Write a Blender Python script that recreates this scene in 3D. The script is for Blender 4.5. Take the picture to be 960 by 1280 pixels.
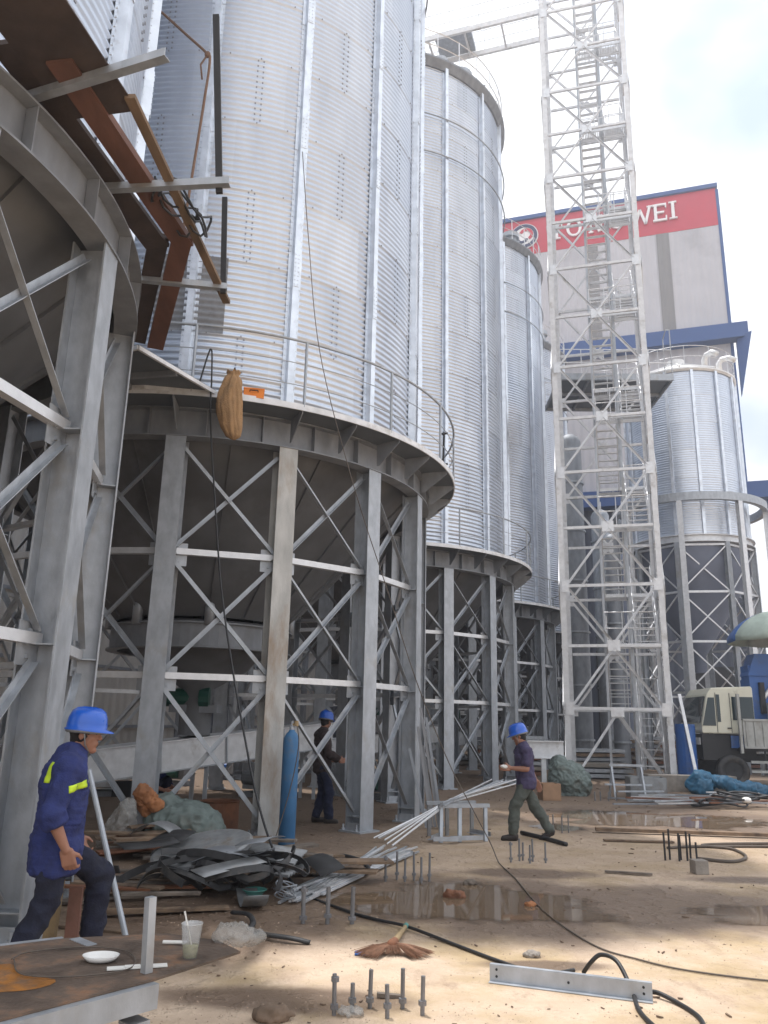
import bpy, bmesh, math, random
from mathutils import Vector, Matrix, noise
import numpy as np
R_ = math.radians; PI = math.pi
random.seed(7)
for o in list(bpy.data.objects): bpy.data.objects.remove(o)
sc = bpy.context.scene; col = sc.collection

# ------------------------------------------------------------------ camera, sky, sun, exposure
cam = bpy.data.cameras.new('camera'); cam.sensor_fit = 'VERTICAL'; cam.sensor_height = 36; cam.sensor_width = 27
cam.lens = 36 * 990 / 1280; cam.clip_start = .05; cam.clip_end = 3000
co = bpy.data.objects.new('camera', cam); col.objects.link(co); sc.camera = co
p_, r_ = R_(14.9), R_(1.25)
fw = Vector((0, math.cos(p_), math.sin(p_))); rt = Vector((1, 0, 0)); up = rt.cross(fw)
Rx = rt * math.cos(r_) + up * math.sin(r_); Ux = -rt * math.sin(r_) + up * math.cos(r_)
m3 = Matrix((Rx, Ux, -fw)).transposed(); co.matrix_world = Matrix.Translation((0, 0, 1.6)) @ m3.to_4x4()
sc.render.resolution_x = 768; sc.render.resolution_y = 1024
SUN_AZ, SUN_EL = 130, 75          # plan angle of the direction towards the sun (from +x, anticlockwise) and elevation
w = bpy.data.worlds.new('World'); sc.world = w; w.use_nodes = True
nt = w.node_tree; bg = nt.nodes['Background']; bg.inputs[1].default_value = .1
sky = nt.nodes.new('ShaderNodeTexSky'); sky.sky_type = 'NISHITA'; sky.sun_disc = False
sky.sun_elevation = R_(SUN_EL); sky.sun_rotation = R_(90 - SUN_AZ); sky.dust_density = 2.5; sky.air_density = 1.2
tc = nt.nodes.new('ShaderNodeTexCoord')
n1 = nt.nodes.new('ShaderNodeTexNoise'); n1.inputs['Scale'].default_value = 2.3; n1.inputs['Detail'].default_value = 5; n1.inputs['Roughness'].default_value = .5
mp = nt.nodes.new('ShaderNodeMapping'); mp.inputs['Location'].default_value = (.15, .3, .62); mp.inputs['Scale'].default_value = (1, 1, 1.5)
cr = nt.nodes.new('ShaderNodeValToRGB'); cr.color_ramp.elements[0].position = .36; cr.color_ramp.elements[1].position = .60; cr.color_ramp.elements[0].color = (.55, .55, .55, 1)
mx = nt.nodes.new('ShaderNodeMixRGB'); mx.inputs[2].default_value = (9.6, 9.75, 10.0, 1)
def wm_(op, a, b=None, c=None):
    q = nt.nodes.new('ShaderNodeMath'); q.operation = op
    for i, v in enumerate((a, b, c)):
        if v is None: continue
        if isinstance(v, (int, float)): q.inputs[i].default_value = v
        else: nt.links.new(v, q.inputs[i])
    return q.outputs[0]
def gap_(d, w0, w1):      # an opening in the cloud cover round direction d
    q = nt.nodes.new('ShaderNodeVectorMath'); q.operation = 'DOT_PRODUCT'; nt.links.new(tc.outputs['Generated'], q.inputs[0]); q.inputs[1].default_value = Vector(d).normalized()
    r = nt.nodes.new('ShaderNodeMapRange'); r.interpolation_type = 'SMOOTHSTEP'; nt.links.new(q.outputs['Value'], r.inputs[0]); r.inputs[1].default_value = math.cos(R_(w0)); r.inputs[2].default_value = math.cos(R_(w1)); return r.outputs[0]
nt.links.new(tc.outputs['Generated'], mp.inputs[0]); nt.links.new(mp.outputs[0], n1.inputs[0])
op_ = wm_('MAXIMUM', gap_((.375, .655, .655), 9.5, 2), wm_('MAXIMUM', wm_('MULTIPLY', gap_((.43, .82, .36), 6, 1), .8), wm_('MULTIPLY', gap_((.27, .67, .69), 5, 1), .5)))
cv_ = wm_('SUBTRACT', n1.outputs[0], wm_('MULTIPLY', op_, .30)); nt.links.new(cv_, cr.inputs[0])
cr.color_ramp.elements[0].position = .24; cr.color_ramp.elements[1].position = .44; cr.color_ramp.elements[0].color = (.22, .22, .22, 1)
tn_ = nt.nodes.new('ShaderNodeMixRGB'); tn_.inputs[0].default_value = .75; tn_.inputs[2].default_value = (3.6, 5.0, 7.4, 1)
nt.links.new(sky.outputs[0], tn_.inputs[1]); nt.links.new(cr.outputs[0], mx.inputs[0]); nt.links.new(tn_.outputs[0], mx.inputs[1]); nt.links.new(mx.outputs[0], bg.inputs[0])
sl = bpy.data.lights.new('sun', 'SUN'); sl.energy = 3.4; sl.angle = R_(1.2); sl.color = (1, .97, .93)
so = bpy.data.objects.new('sun', sl); col.objects.link(so)
sd = Vector((math.cos(R_(SUN_EL)) * math.cos(R_(SUN_AZ)), math.cos(R_(SUN_EL)) * math.sin(R_(SUN_AZ)), math.sin(R_(SUN_EL))))
so.rotation_euler = sd.to_track_quat('Z', 'Y').to_euler(); so.location = (10, -10, 40)
sc.view_settings.view_transform = 'Standard'; sc.view_settings.look = 'None'; sc.view_settings.gamma = 1; sc.view_settings.exposure = 0.58

# ------------------------------------------------------------------ materials
def mat(name, base, rough=.6, metal=0., var=.15, vscale=6., bump=0., bscale=40., dirt=None, dscale=2., damt=.5, alpha=None, trans=0., stretch=None, coat=0.):
    m = bpy.data.materials.new(name); m.use_nodes = True; t = m.node_tree; N = t.nodes; L = t.links
    b = N['Principled BSDF']; b.inputs['Roughness'].default_value = rough; b.inputs['Metallic'].default_value = metal
    if trans: b.inputs['Transmission Weight'].default_value = trans
    if coat: b.inputs['Coat Weight'].default_value = coat
    c = N.new('ShaderNodeTexCoord'); src = c.outputs['Object']
    if stretch:
        mm = N.new('ShaderNodeMapping'); mm.inputs['Scale'].default_value = stretch; L.new(src, mm.inputs[0]); src = mm.outputs[0]
    n = N.new('ShaderNodeTexNoise'); n.inputs['Scale'].default_value = vscale; n.inputs['Detail'].default_value = 6; L.new(src, n.inputs[0])
    r = N.new('ShaderNodeValToRGB'); r.color_ramp.elements[0].position = .3; r.color_ramp.elements[1].position = .7
    r.color_ramp.elements[0].color = tuple(x * (1 - var) for x in base) + (1,); r.color_ramp.elements[1].color = tuple(min(1, x * (1 + var)) for x in base) + (1,)
    L.new(n.outputs[0], r.inputs[0]); outc = r.outputs[0]
    if dirt:
        n2 = N.new('ShaderNodeTexNoise'); n2.inputs['Scale'].default_value = dscale; n2.inputs['Detail'].default_value = 8; n2.inputs['Roughness'].default_value = .65; L.new(src, n2.inputs[0])
        r2 = N.new('ShaderNodeValToRGB'); r2.color_ramp.elements[0].position = .62 - .25 * damt; r2.color_ramp.elements[1].position = .78 - .15 * damt
        L.new(n2.outputs[0], r2.inputs[0]); k = N.new('ShaderNodeMixRGB'); L.new(r2.outputs[0], k.inputs[0]); L.new(outc, k.inputs[1]); k.inputs[2].default_value = tuple(dirt) + (1,); outc = k.outputs[0]
        if metal > 0:
            q = N.new('ShaderNodeMath'); q.operation = 'MULTIPLY_ADD'; L.new(r2.outputs[0], q.inputs[0]); q.inputs[1].default_value = -metal * .8; q.inputs[2].default_value = metal; L.new(q.outputs[0], b.inputs['Metallic'])
    L.new(outc, b.inputs['Base Color'])
    q = N.new('ShaderNodeMath'); q.operation = 'MULTIPLY_ADD'; L.new(n.outputs[0], q.inputs[0]); q.inputs[1].default_value = .25; q.inputs[2].default_value = rough - .12; L.new(q.outputs[0], b.inputs['Roughness'])
    if bump:
        n3 = N.new('ShaderNodeTexNoise'); n3.inputs['Scale'].default_value = bscale; n3.inputs['Detail'].default_value = 5; L.new(src, n3.inputs[0])
        bp = N.new('ShaderNodeBump'); bp.inputs['Strength'].default_value = bump; bp.inputs['Distance'].default_value = .02; L.new(n3.outputs[0], bp.inputs['Height']); L.new(bp.outputs[0], b.inputs['Normal'])
    if alpha is not None: b.inputs['Alpha'].default_value = alpha
    return m
M = {}
M['galv'] = mat('galvanized', (.39, .415, .45), .5, .55, .16, 9, .08, 60, dirt=(.30, .28, .25), dscale=1.6, damt=.25, stretch=(1, 1, .6))
M['galv_dull'] = mat('galvanized_dull', (.25, .265, .29), .6, .35, .2, 5, .08, 50, dirt=(.19, .195, .205), dscale=1.3, damt=.4, stretch=(1, 1, .5))
M['galv_bright'] = mat('galvanized_bright', (.66, .67, .69), .42, .55, .1, 8, .04, 60)
M['white_steel'] = mat('pale_painted_steel', (.67, .68, .70), .45, .15, .12, 6, .05, 40, dirt=(.36, .34, .31), dscale=2, damt=.2)
M['stiff'] = mat('stiffener_zinc', (.70, .74, .80), .34, .85, .12, 5, .05, 40, dirt=(.42, .43, .45), dscale=3, damt=.2)
M['hopper'] = mat('hopper_plate', (.165, .172, .185), .62, .25, .22, 1.4, .05, 20, dirt=(.10, .10, .105), dscale=.8, damt=.5)
M['hopper_blue'] = mat('hopper_blue_grey', (.15, .17, .23), .6, .2, .12, 1.4)
M['bolt'] = mat('bolt_steel', (.22, .22, .23), .5, .6, .1); M['zbolt'] = mat('zinc_bolt', (.29, .30, .33), .5, .4, .1)
M['rust'] = mat('rusty_steel', (.20, .085, .045), .8, .1, .3, 8, .3, 60, dirt=(.09, .045, .03), dscale=4, damt=.6)
M['plank_red'] = mat('reddish_board', (.155, .075, .055), .7, 0, .25, 5, .15, 30, dirt=(.10, .05, .035), dscale=3, damt=.5, stretch=(1, .3, 1))
M['plank_shaded'] = mat('shaded_board', (.06, .044, .04), .8, 0, .25, 5, .15, 30)  # shadow on the boards' undersides put into the colour
M['wood'] = mat('old_wood', (.19, .13, .085), .85, 0, .3, 7, .25, 30, dirt=(.08, .055, .04), dscale=4, damt=.6, stretch=(1, .25, 1))
M['wood_grey'] = mat('grey_wood', (.17, .14, .115), .9, 0, .35, 7, .25, 30, dirt=(.07, .055, .045), dscale=4, damt=.6)
M['timber'] = mat('yellow_timber', (.33, .24, .13), .8, 0, .2, 8, .2, 30, dirt=(.15, .1, .06), dscale=4, damt=.4)
M['rubber'] = mat('black_rubber', (.028, .028, .03), .55, 0, .25, 8, .1, 30, dirt=(.10, .085, .07), dscale=4, damt=.4)
M['cable'] = mat('cable_black', (.02, .02, .022), .5, 0, .1)
M['cable_brown'] = mat('cable_dusty', (.10, .08, .065), .7, 0, .2)
M['rope'] = mat('rope_brown', (.21, .13, .09), .9, 0, .2, 60, .3, 200)
M['blue_gas'] = mat('cylinder_blue', (.045, .15, .31), .5, .1, .2, 4, .05, 30, dirt=(.12, .13, .14), dscale=4, damt=.3)
M['helmet'] = mat('helmet_blue', (.012, .10, .52), .3, 0, .06, 5, coat=.4)
M['navy'] = mat('navy_cloth', (.020, .030, .125), .85, 0, .25, 12, .3, 90)
M['navy_trouser'] = mat('dark_navy_trouser', (.012, .014, .03), .9, 0, .3, 12, .3, 90)
M['purple'] = mat('faded_navy_shirt', (.055, .045, .10), .85, 0, .2, 12, .3, 90)
M['olive'] = mat('grey_green_trouser', (.075, .085, .075), .9, 0, .2, 12, .3, 90)
M['jacket'] = mat('dark_brown_jacket', (.045, .032, .032), .9, 0, .25, 12, .3, 90)
M['jeans'] = mat('dark_jeans', (.015, .02, .05), .9, 0, .25, 12, .3, 90)
M['hivis'] = mat('yellow_reflective', (.55, .75, .03), .5, 0, .08)
M['skin'] = mat('skin', (.30, .145, .095), .55, 0, .12, 14, .06, 90)
M['hair'] = mat('hair', (.012, .010, .010), .7, 0, .2, 40, .5, 150)
M['shoe'] = mat('dark_shoe', (.035, .028, .026), .7, 0, .2)
M['sack_green'] = mat('green_woven_sack', (.14, .175, .165), .7, 0, .2, 5, .35, 14, dirt=(.13, .13, .11), dscale=3, damt=.4)
M['sack_jute'] = mat('jute_sack', (.33, .20, .10), .9, 0, .2, 5, .5, 60, dirt=(.20, .12, .06), dscale=3, damt=.4)
M['orange_cloth'] = mat('orange_cloth', (.33, .14, .06), .85, 0, .3, 6, .4, 30)
M['clear'] = mat('clear_plastic', (.75, .77, .78), .15, 0, .05, alpha=.28)
M['film'] = mat('plastic_film', (.38, .37, .35), .35, 0, .2, 6, .5, 30, alpha=.42)
M['drink'] = mat('pale_drink', (.42, .42, .22), .1, 0, .05, alpha=.75)
M['paper'] = mat('white_paper', (.68, .67, .64), .7, 0, .08)
M['ceramic'] = mat('white_dish', (.75, .74, .72), .25, 0, .05)
M['card'] = mat('cardboard', (.34, .21, .13), .85, 0, .15, 6)
M['concrete'] = mat('concrete_block', (.27, .24, .21), .9, 0, .2, 9, .3, 50)
M['orange'] = mat('orange_plastic', (.75, .22, .02), .5, 0, .1)
M['green'] = mat('green_motor', (.012, .075, .055), .45, .1, .15, dirt=(.05, .06, .05), dscale=3, damt=.3)
M['cab'] = mat('cream_cab_paint', (.62, .61, .50), .35, 0, .06, 3, coat=.3, dirt=(.35, .32, .26), dscale=2, damt=.2)
M['truck_blue'] = mat('crane_blue_paint', (.02, .10, .34), .4, 0, .12, 3, dirt=(.05, .08, .15), dscale=2, damt=.4)
M['black'] = mat('dark_underbody', (.022, .022, .024), .7, 0, .3)
M['bed'] = mat('grey_bed_side', (.36, .37, .36), .55, .2, .15, dirt=(.22, .21, .19), dscale=2, damt=.4)
M['dglass'] = mat('dark_glass', (.02, .035, .04), .08, 0, .05)
M['fascia_blue'] = mat('blue_fascia', (.035, .085, .25), .55, 0, .05, 1)
M['red_sheet'] = mat('red_cladding', (.50, .04, .065), .5, 0, .05, 1)
M['letter'] = mat('white_letter', (.78, .77, .78), .5, 0, .04)
M['letter_dark'] = mat('dark_emblem', (.03, .04, .10), .5, 0, .04)
M['tarp'] = mat('blue_tarp', (.015, .10, .19), .5, 0, .25, 5, .3, 15)
M['teal'] = mat('teal_plastic', (.07, .24, .21), .5, 0, .1)
M['straw'] = mat('broom_straw', (.22, .115, .07), .9, 0, .3, 40)
M['roofwhite'] = mat('roof_white_zinc', (.72, .72, .72), .45, .3, .1, 4)
M['underdeck'] = mat('deck_underside', (.15, .165, .185), .6, .4, .1)
M['litter'] = mat('dark_litter', (.17, .12, .085), .9, 0, .4, 10)
M['sheetgrey'] = mat('grey_sheet', (.27, .28, .29), .5, .5, .2, 5, .1, 20, dirt=(.18, .15, .12), dscale=3, damt=.4)

def cladding(name, base, period, var=.06, axis='X'):
    m = mat(name, base, .6, 0, var, .5, dirt=tuple(x * .72 for x in base), dscale=.25, damt=.3)
    t = m.node_tree; N = t.nodes; L = t.links; c = [n for n in N if n.type == 'TEX_COORD'][0]
    wv = N.new('ShaderNodeTexWave'); wv.bands_direction = axis; wv.inputs['Scale'].default_value = 1 / period * .314; L.new(c.outputs['Object'], wv.inputs[0])
    bp = N.new('ShaderNodeBump'); bp.inputs['Strength'].default_value = .7; bp.inputs['Distance'].default_value = .05; L.new(wv.outputs[0], bp.inputs['Height']); L.new(bp.outputs[0], N['Principled BSDF'].inputs['Normal'])
    return m
M['lilac'] = cladding('pale_cladding', (.50, .49, .52), .5)
M['stripe'] = cladding('taupe_cladding', (.235, .225, .225), .5)
M['beige_wall'] = cladding('beige_wall_sheet', (.46, .44, .41), .4)
M['dark_wall'] = cladding('dark_wall_sheet', (.06, .07, .10), .5)

def shell_mat(pan):
    m = bpy.data.materials.new('corrugated_zinc'); m.use_nodes = True; t = m.node_tree; N = t.nodes; L = t.links; b = N['Principled BSDF']
    c = N.new('ShaderNodeTexCoord'); s = N.new('ShaderNodeSeparateXYZ'); L.new(c.outputs['Object'], s.inputs[0])
    def ma(op, a, bb=None, cc=None):
        q = N.new('ShaderNodeMath'); q.operation = op
        for i, v in enumerate((a, bb, cc)):
            if v is None: continue
            if isinstance(v, (int, float)): q.inputs[i].default_value = v
            else: L.new(v, q.inputs[i])
        return q.outputs[0]
    at = ma('ARCTAN2', s.outputs[1], s.outputs[0])
    ti = ma('FLOOR', ma('DIVIDE', s.outputs[2], pan)); half = ma('MULTIPLY', ma('MODULO', ti, 2), .5)
    ai = ma('FLOOR', ma('ADD', ma('DIVIDE', at, PI / 8), half)); cb = N.new('ShaderNodeCombineXYZ'); L.new(ai, cb.inputs[0]); L.new(ti, cb.inputs[1])
    wn = N.new('ShaderNodeTexWhiteNoise'); wn.noise_dimensions = '2D'; L.new(cb.outputs[0], wn.inputs['Vector'])
    n = N.new('ShaderNodeTexNoise'); n.inputs['Scale'].default_value = 1.2; n.inputs['Detail'].default_value = 7
    mm = N.new('ShaderNodeMapping'); mm.inputs['Scale'].default_value = (2, 2, .5); L.new(c.outputs['Object'], mm.inputs[0]); L.new(mm.outputs[0], n.inputs[0])
    v = ma('ADD', ma('MULTIPLY', wn.outputs[0], .28), ma('MULTIPLY', n.outputs[0], .6))
    r = N.new('ShaderNodeValToRGB'); r.color_ramp.elements[0].position = .15; r.color_ramp.elements[0].color = (.46, .51, .60, 1)
    r.color_ramp.elements[1].position = .8; r.color_ramp.elements[1].color = (.70, .755, .84, 1); L.new(v, r.inputs[0]); L.new(r.outputs[0], b.inputs['Base Color'])
    b.inputs['Metallic'].default_value = .80; L.new(ma('MULTIPLY_ADD', v, .16, .27), b.inputs['Roughness'])
    n3 = N.new('ShaderNodeTexNoise'); n3.inputs['Scale'].default_value = 3.; L.new(c.outputs['Object'], n3.inputs[0])
    bp = N.new('ShaderNodeBump'); bp.inputs['Strength'].default_value = .06; bp.inputs['Distance'].default_value = .05; L.new(n3.outputs[0], bp.inputs['Height']); L.new(bp.outputs[0], b.inputs['Normal'])
    return m

def ground_mat():
    m = bpy.data.materials.new('sandy_concrete'); m.use_nodes = True; t = m.node_tree; N = t.nodes; L = t.links; b = N['Principled BSDF']
    c = N.new('ShaderNodeTexCoord')
    def noi(s, d=8, r=.6, st=None):
        n = N.new('ShaderNodeTexNoise'); n.inputs['Scale'].default_value = s; n.inputs['Detail'].default_value = d; n.inputs['Roughness'].default_value = r; src = c.outputs['Object']
        if st:
            q = N.new('ShaderNodeMapping'); q.inputs['Scale'].default_value = st; L.new(src, q.inputs[0]); src = q.outputs[0]
        L.new(src, n.inputs[0]); return n.outputs[0]
    def ma(op, a, bb=None, cc=None, cl=False):
        q = N.new('ShaderNodeMath'); q.operation = op; q.use_clamp = cl
        for i, v in enumerate((a, bb, cc)):
            if v is None: continue
            if isinstance(v, (int, float)): q.inputs[i].default_value = v
            else: L.new(v, q.inputs[i])
        return q.outputs[0]
    def mix(f, a, cb):
        k = N.new('ShaderNodeMixRGB'); L.new(f, k.inputs[0])
        for i, v in ((1, a), (2, cb)):
            if isinstance(v, tuple): k.inputs[i].default_value = v + (1,)
            else: L.new(v, k.inputs[i])
        return k.outputs[0]
    def ramp(v, a, bb):
        r = N.new('ShaderNodeMapRange'); r.interpolation_type = 'SMOOTHSTEP'; L.new(v, r.inputs[0]); r.inputs[1].default_value = a; r.inputs[2].default_value = bb; return r.outputs[0]
    s = N.new('ShaderNodeSeparateXYZ'); L.new(c.outputs['Object'], s.inputs[0]); X, Y = s.outputs[0], s.outputs[1]
    big = noi(.9); mid = noi(3.5, 9, .65); fine = noi(30, 6, .7); grit = noi(140, 3, .6)
    cl = mix(ramp(mid, .3, .7), (.53, .40, .295), (.66, .515, .385))
    cl = mix(ramp(fine, .62, .8), cl, (.30, .21, .14))
    cl = mix(ma('MULTIPLY', ramp(big, .42, .62), .55), cl, (.36, .255, .10))
    cl = mix(ma('MULTIPLY', ramp(grit, .6, .8), .35), cl, (.24, .18, .13))
    st1 = noi(2.2, 9, .7, (1, .45, 1)); cl = mix(ma('MULTIPLY', ramp(st1, .55, .66), .55), cl, (.34, .235, .165))
    ft = noi(7, 4, .55); cl = mix(ma('MULTIPLY', ramp(ft, .60, .66), .30), cl, (.30, .22, .15)); cl = mix(ma('MULTIPLY', ramp(noi(11, 8, .8), .58, .72), .4), cl, (.62, .50, .39))
    # damp ground round the puddles and dirt below the silos
    nz = ma('MULTIPLY', ma('SUBTRACT', noi(1.1, 6, .6), .5), 1.5)
    def ell(cx, cy, rx, ry):
        a = ma('DIVIDE', ma('SUBTRACT', X, cx), rx); d = ma('DIVIDE', ma('SUBTRACT', Y, cy), ry)
        return ma('ADD', ma('SQRT', ma('ADD', ma('MULTIPLY', a, a), ma('MULTIPLY', d, d))), nz)
    wet = None
    for e in ((.7, 8.1, 2.7, 1.5), (2.5, 8.0, 2.1, 1.15), (4.2, 7.8, 2.2, 1.2), (1.2, 6.1, .5, .12), (-.6, 5.3, .9, .25), (5.2, 15.4, 3.6, 2.4), (1.7, 9.6, .8, .35), (4.3, 9.5, 1.0, .25), (-1.2, 7.0, 1.2, 1.2)):
        k = ma('SUBTRACT', 1., ramp(ell(*e), .55, 1.25)); wet = k if wet is None else ma('MAXIMUM', wet, k)
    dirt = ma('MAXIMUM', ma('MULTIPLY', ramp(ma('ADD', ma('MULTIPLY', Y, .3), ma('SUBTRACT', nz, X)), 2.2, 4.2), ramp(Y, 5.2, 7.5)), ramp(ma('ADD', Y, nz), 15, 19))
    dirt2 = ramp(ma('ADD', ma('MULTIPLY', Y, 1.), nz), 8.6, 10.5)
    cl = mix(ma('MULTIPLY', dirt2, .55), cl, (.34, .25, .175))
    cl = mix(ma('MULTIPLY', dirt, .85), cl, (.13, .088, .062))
    cl = mix(ma('MULTIPLY', wet, .88), cl, (.150, .098, .066))
    L.new(cl, b.inputs['Base Color'])
    L.new(ma('MULTIPLY_ADD', wet, -.42, .9), b.inputs['Roughness'])
    bp = N.new('ShaderNodeBump'); bp.inputs['Strength'].default_value = .8; bp.inputs['Distance'].default_value = .025
    L.new(ma('ADD', ma('MULTIPLY', grit, .35), ma('ADD', ma('ADD', ma('MULTIPLY', fine, .6), ma('MULTIPLY', mid, 1.2)), ma('MULTIPLY', ramp(ft, .5, .68), .8))), bp.inputs['Height']); L.new(bp.outputs[0], b.inputs['Normal'])
    return m

# ------------------------------------------------------------------ mesh helpers
class MB:
    def __init__(s): s.v = []; s.f = []
    def add(s, vs, fs):
        k = len(s.v); s.v += [tuple(x) for x in vs]; s.f += [tuple(i + k for i in f) for f in fs]; return s
    def box(s, c, d, rz=0, mtx=None):
        x, y, z = d[0] / 2, d[1] / 2, d[2] / 2
        vs = [Vector((a * x, b * y, e * z)) for e in (-1, 1) for a, b in ((-1, -1), (1, -1), (1, 1), (-1, 1))]
        m = mtx if mtx is not None else Matrix.Rotation(rz, 3, 'Z')
        return s.add([m @ q + Vector(c) for q in vs], [(3, 2, 1, 0), (4, 5, 6, 7), (0, 1, 5, 4), (1, 2, 6, 5), (2, 3, 7, 6), (3, 0, 4, 7)])
    def bar(s, p, q, w, h, u=(0, 0, 1)):
        p = Vector(p); q = Vector(q); d = (q - p).normalized(); u = Vector(u)
        if abs(d.dot(u)) > .99: u = Vector((1, 0, 0))
        a = d.cross(u).normalized(); b = a.cross(d).normalized(); vs = []
        for o in (p, q): vs += [o - a * w / 2 - b * h / 2, o + a * w / 2 - b * h / 2, o + a * w / 2 + b * h / 2, o - a * w / 2 + b * h / 2]
        return s.add(vs, [(0, 1, 2, 3), (7, 6, 5, 4), (0, 4, 5, 1), (1, 5, 6, 2), (2, 6, 7, 3), (3, 7, 4, 0)])
    def angle(s, p, q, a, t, u=(0, 0, 1)):
        p = Vector(p); q = Vector(q); d = (q - p).normalized(); u = Vector(u)
        if abs(d.dot(u)) > .99: u = Vector((1, 0, 0))
        x = d.cross(u).normalized(); y = x.cross(d).normalized()
        s.bar(p, q, a, t, y); o = x * (a / 2 - t / 2) + y * (a / 2); return s.bar(p + o, q + o, t, a - t * 1.01, y)
    def hsec(s, p, q, bf, d, t, u):
        """H section from p to q, u = direction of the flange normals"""
        p = Vector(p); q = Vector(q); u = Vector(u).normalized(); o = u * (d / 2 - t / 2)
        s.bar(p + o, q + o, bf, t, u); s.bar(p - o, q - o, bf, t, u); return s.bar(p, q, t, d - 2 * t - .001, u)
    def tube(s, pts, r, n=8, cap=True):
        pts = [Vector(p) for p in pts]; k = len(s.v); rs = r if isinstance(r, (list, tuple)) else [r] * len(pts)
        u = None
        for i, p in enumerate(pts):
            d = (pts[min(i + 1, len(pts) - 1)] - pts[max(i - 1, 0)]).normalized()
            if u is None: u = d.orthogonal().normalized()
            u = (u - d * u.dot(d)); u = u.normalized() if u.length > 1e-6 else d.orthogonal().normalized(); w_ = d.cross(u)
            s.v += [tuple(p + (u * math.cos(a) + w_ * math.sin(a)) * rs[i]) for a in [2 * PI * j / n for j in range(n)]]
        for i in range(len(pts) - 1):
            for j in range(n): a = k + i * n + j; b = k + i * n + (j + 1) % n; s.f.append((a, b, b + n, a + n))
        if cap: s.f.append(tuple(k + j for j in range(n))[::-1]); s.f.append(tuple(k + (len(pts) - 1) * n + j for j in range(n)))
        return s
    def lathe(s, prof, n=32, c=(0, 0, 0), a0=0, a1=2 * PI, closed=False):
        k = len(s.v); full = abs(a1 - a0 - 2 * PI) < 1e-6; m = n if full else n + 1
        for j in range(m):
            a = a0 + (a1 - a0) * j / n
            s.v += [(c[0] + r * math.cos(a), c[1] + r * math.sin(a), c[2] + z) for r, z in prof]
        P = len(prof); pr = P if closed else P - 1
        for j in range(n):
            j2 = (j + 1) % m
            for i in range(pr): i2 = (i + 1) % P; s.f.append((k + j * P + i, k + j2 * P + i, k + j2 * P + i2, k + j * P + i2))
        return s
    def prism(s, poly, z0, z1):
        n = len(poly); return s.add([(x, y, z0) for x, y in poly] + [(x, y, z1) for x, y in poly], [tuple(range(n))[::-1], tuple(range(n, 2 * n))] + [(i, (i + 1) % n, n + (i + 1) % n, n + i) for i in range(n)])
    def sphere(s, c, r, n=12, sz=(1, 1, 1), rot=None):
        k = len(s.v); h = n // 2
        for i in range(h + 1):
            for j in range(n):
                t = PI * i / h; a = 2 * PI * j / n; q = Vector((math.sin(t) * math.cos(a) * r * sz[0], math.sin(t) * math.sin(a) * r * sz[1], math.cos(t) * r * sz[2]))
                if rot is not None: q = rot @ q
                s.v.append(tuple(q + Vector(c)))
        for i in range(h):
            for j in range(n): s.f.append((k + i * n + j, k + (i + 1) * n + j, k + (i + 1) * n + (j + 1) % n, k + i * n + (j + 1) % n))
        return s
    def cap(s, p, q, r0, r1, n=14):
        """tapered capsule"""
        p = Vector(p); q = Vector(q); d = q - p; L = d.length; d = d.normalized() if L > 1e-6 else Vector((0, 0, 1)); pts = []; rs = []
        for t in (0, .35, .7, .92): a = (1 - t) * PI / 2; pts.append(p - d * r0 * math.sin(a)); rs.append(max(.0005, r0 * math.cos(a)))
        pts.append(p); rs.append(r0); pts.append(q); rs.append(r1)
        for t in (.92, .7, .35, 0): a = (1 - t) * PI / 2; pts.append(q + d * r1 * math.sin(a)); rs.append(max(.0005, r1 * math.cos(a)))
        return s.tube(pts, rs, n)
    def build(s, name, m, parent=None, smooth=False, loc=None):
        me = bpy.data.meshes.new(name); me.from_pydata(s.v, [], s.f); me.update()
        bm = bmesh.new(); bm.from_mesh(me); bmesh.ops.recalc_face_normals(bm, faces=bm.faces); bm.to_mesh(me); bm.free()
        me.materials.append(M[m] if isinstance(m, str) else m)
        if smooth: me.shade_smooth()
        o = bpy.data.objects.new(name, me); col.objects.link(o)
        if parent is not None: o.parent = parent
        if loc is not None: o.location = loc
        return o
def tag(o, label=None, cat=None, group=None, kind=None):
    if label: o['label'] = label
    if cat: o['category'] = cat
    if group: o['group'] = group
    if kind: o['kind'] = kind
    return o
def empty(name, loc=(0, 0, 0), rz=0, **k):
    o = bpy.data.objects.new(name, None); o.empty_display_size = .3; o.location = loc; o.rotation_euler = (0, 0, rz); col.objects.link(o); return tag(o, **k) if k else o
def copy_tree(o, parent=None, skip=()):
    c = o.copy(); col.objects.link(c); c.parent = parent
    for ch in list(o.children):
        if ch.name.split('.')[0] not in skip: copy_tree(ch, c, skip)
    return c
def pol(r, a, z=0): return Vector((r * math.cos(a), r * math.sin(a), z))

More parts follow.
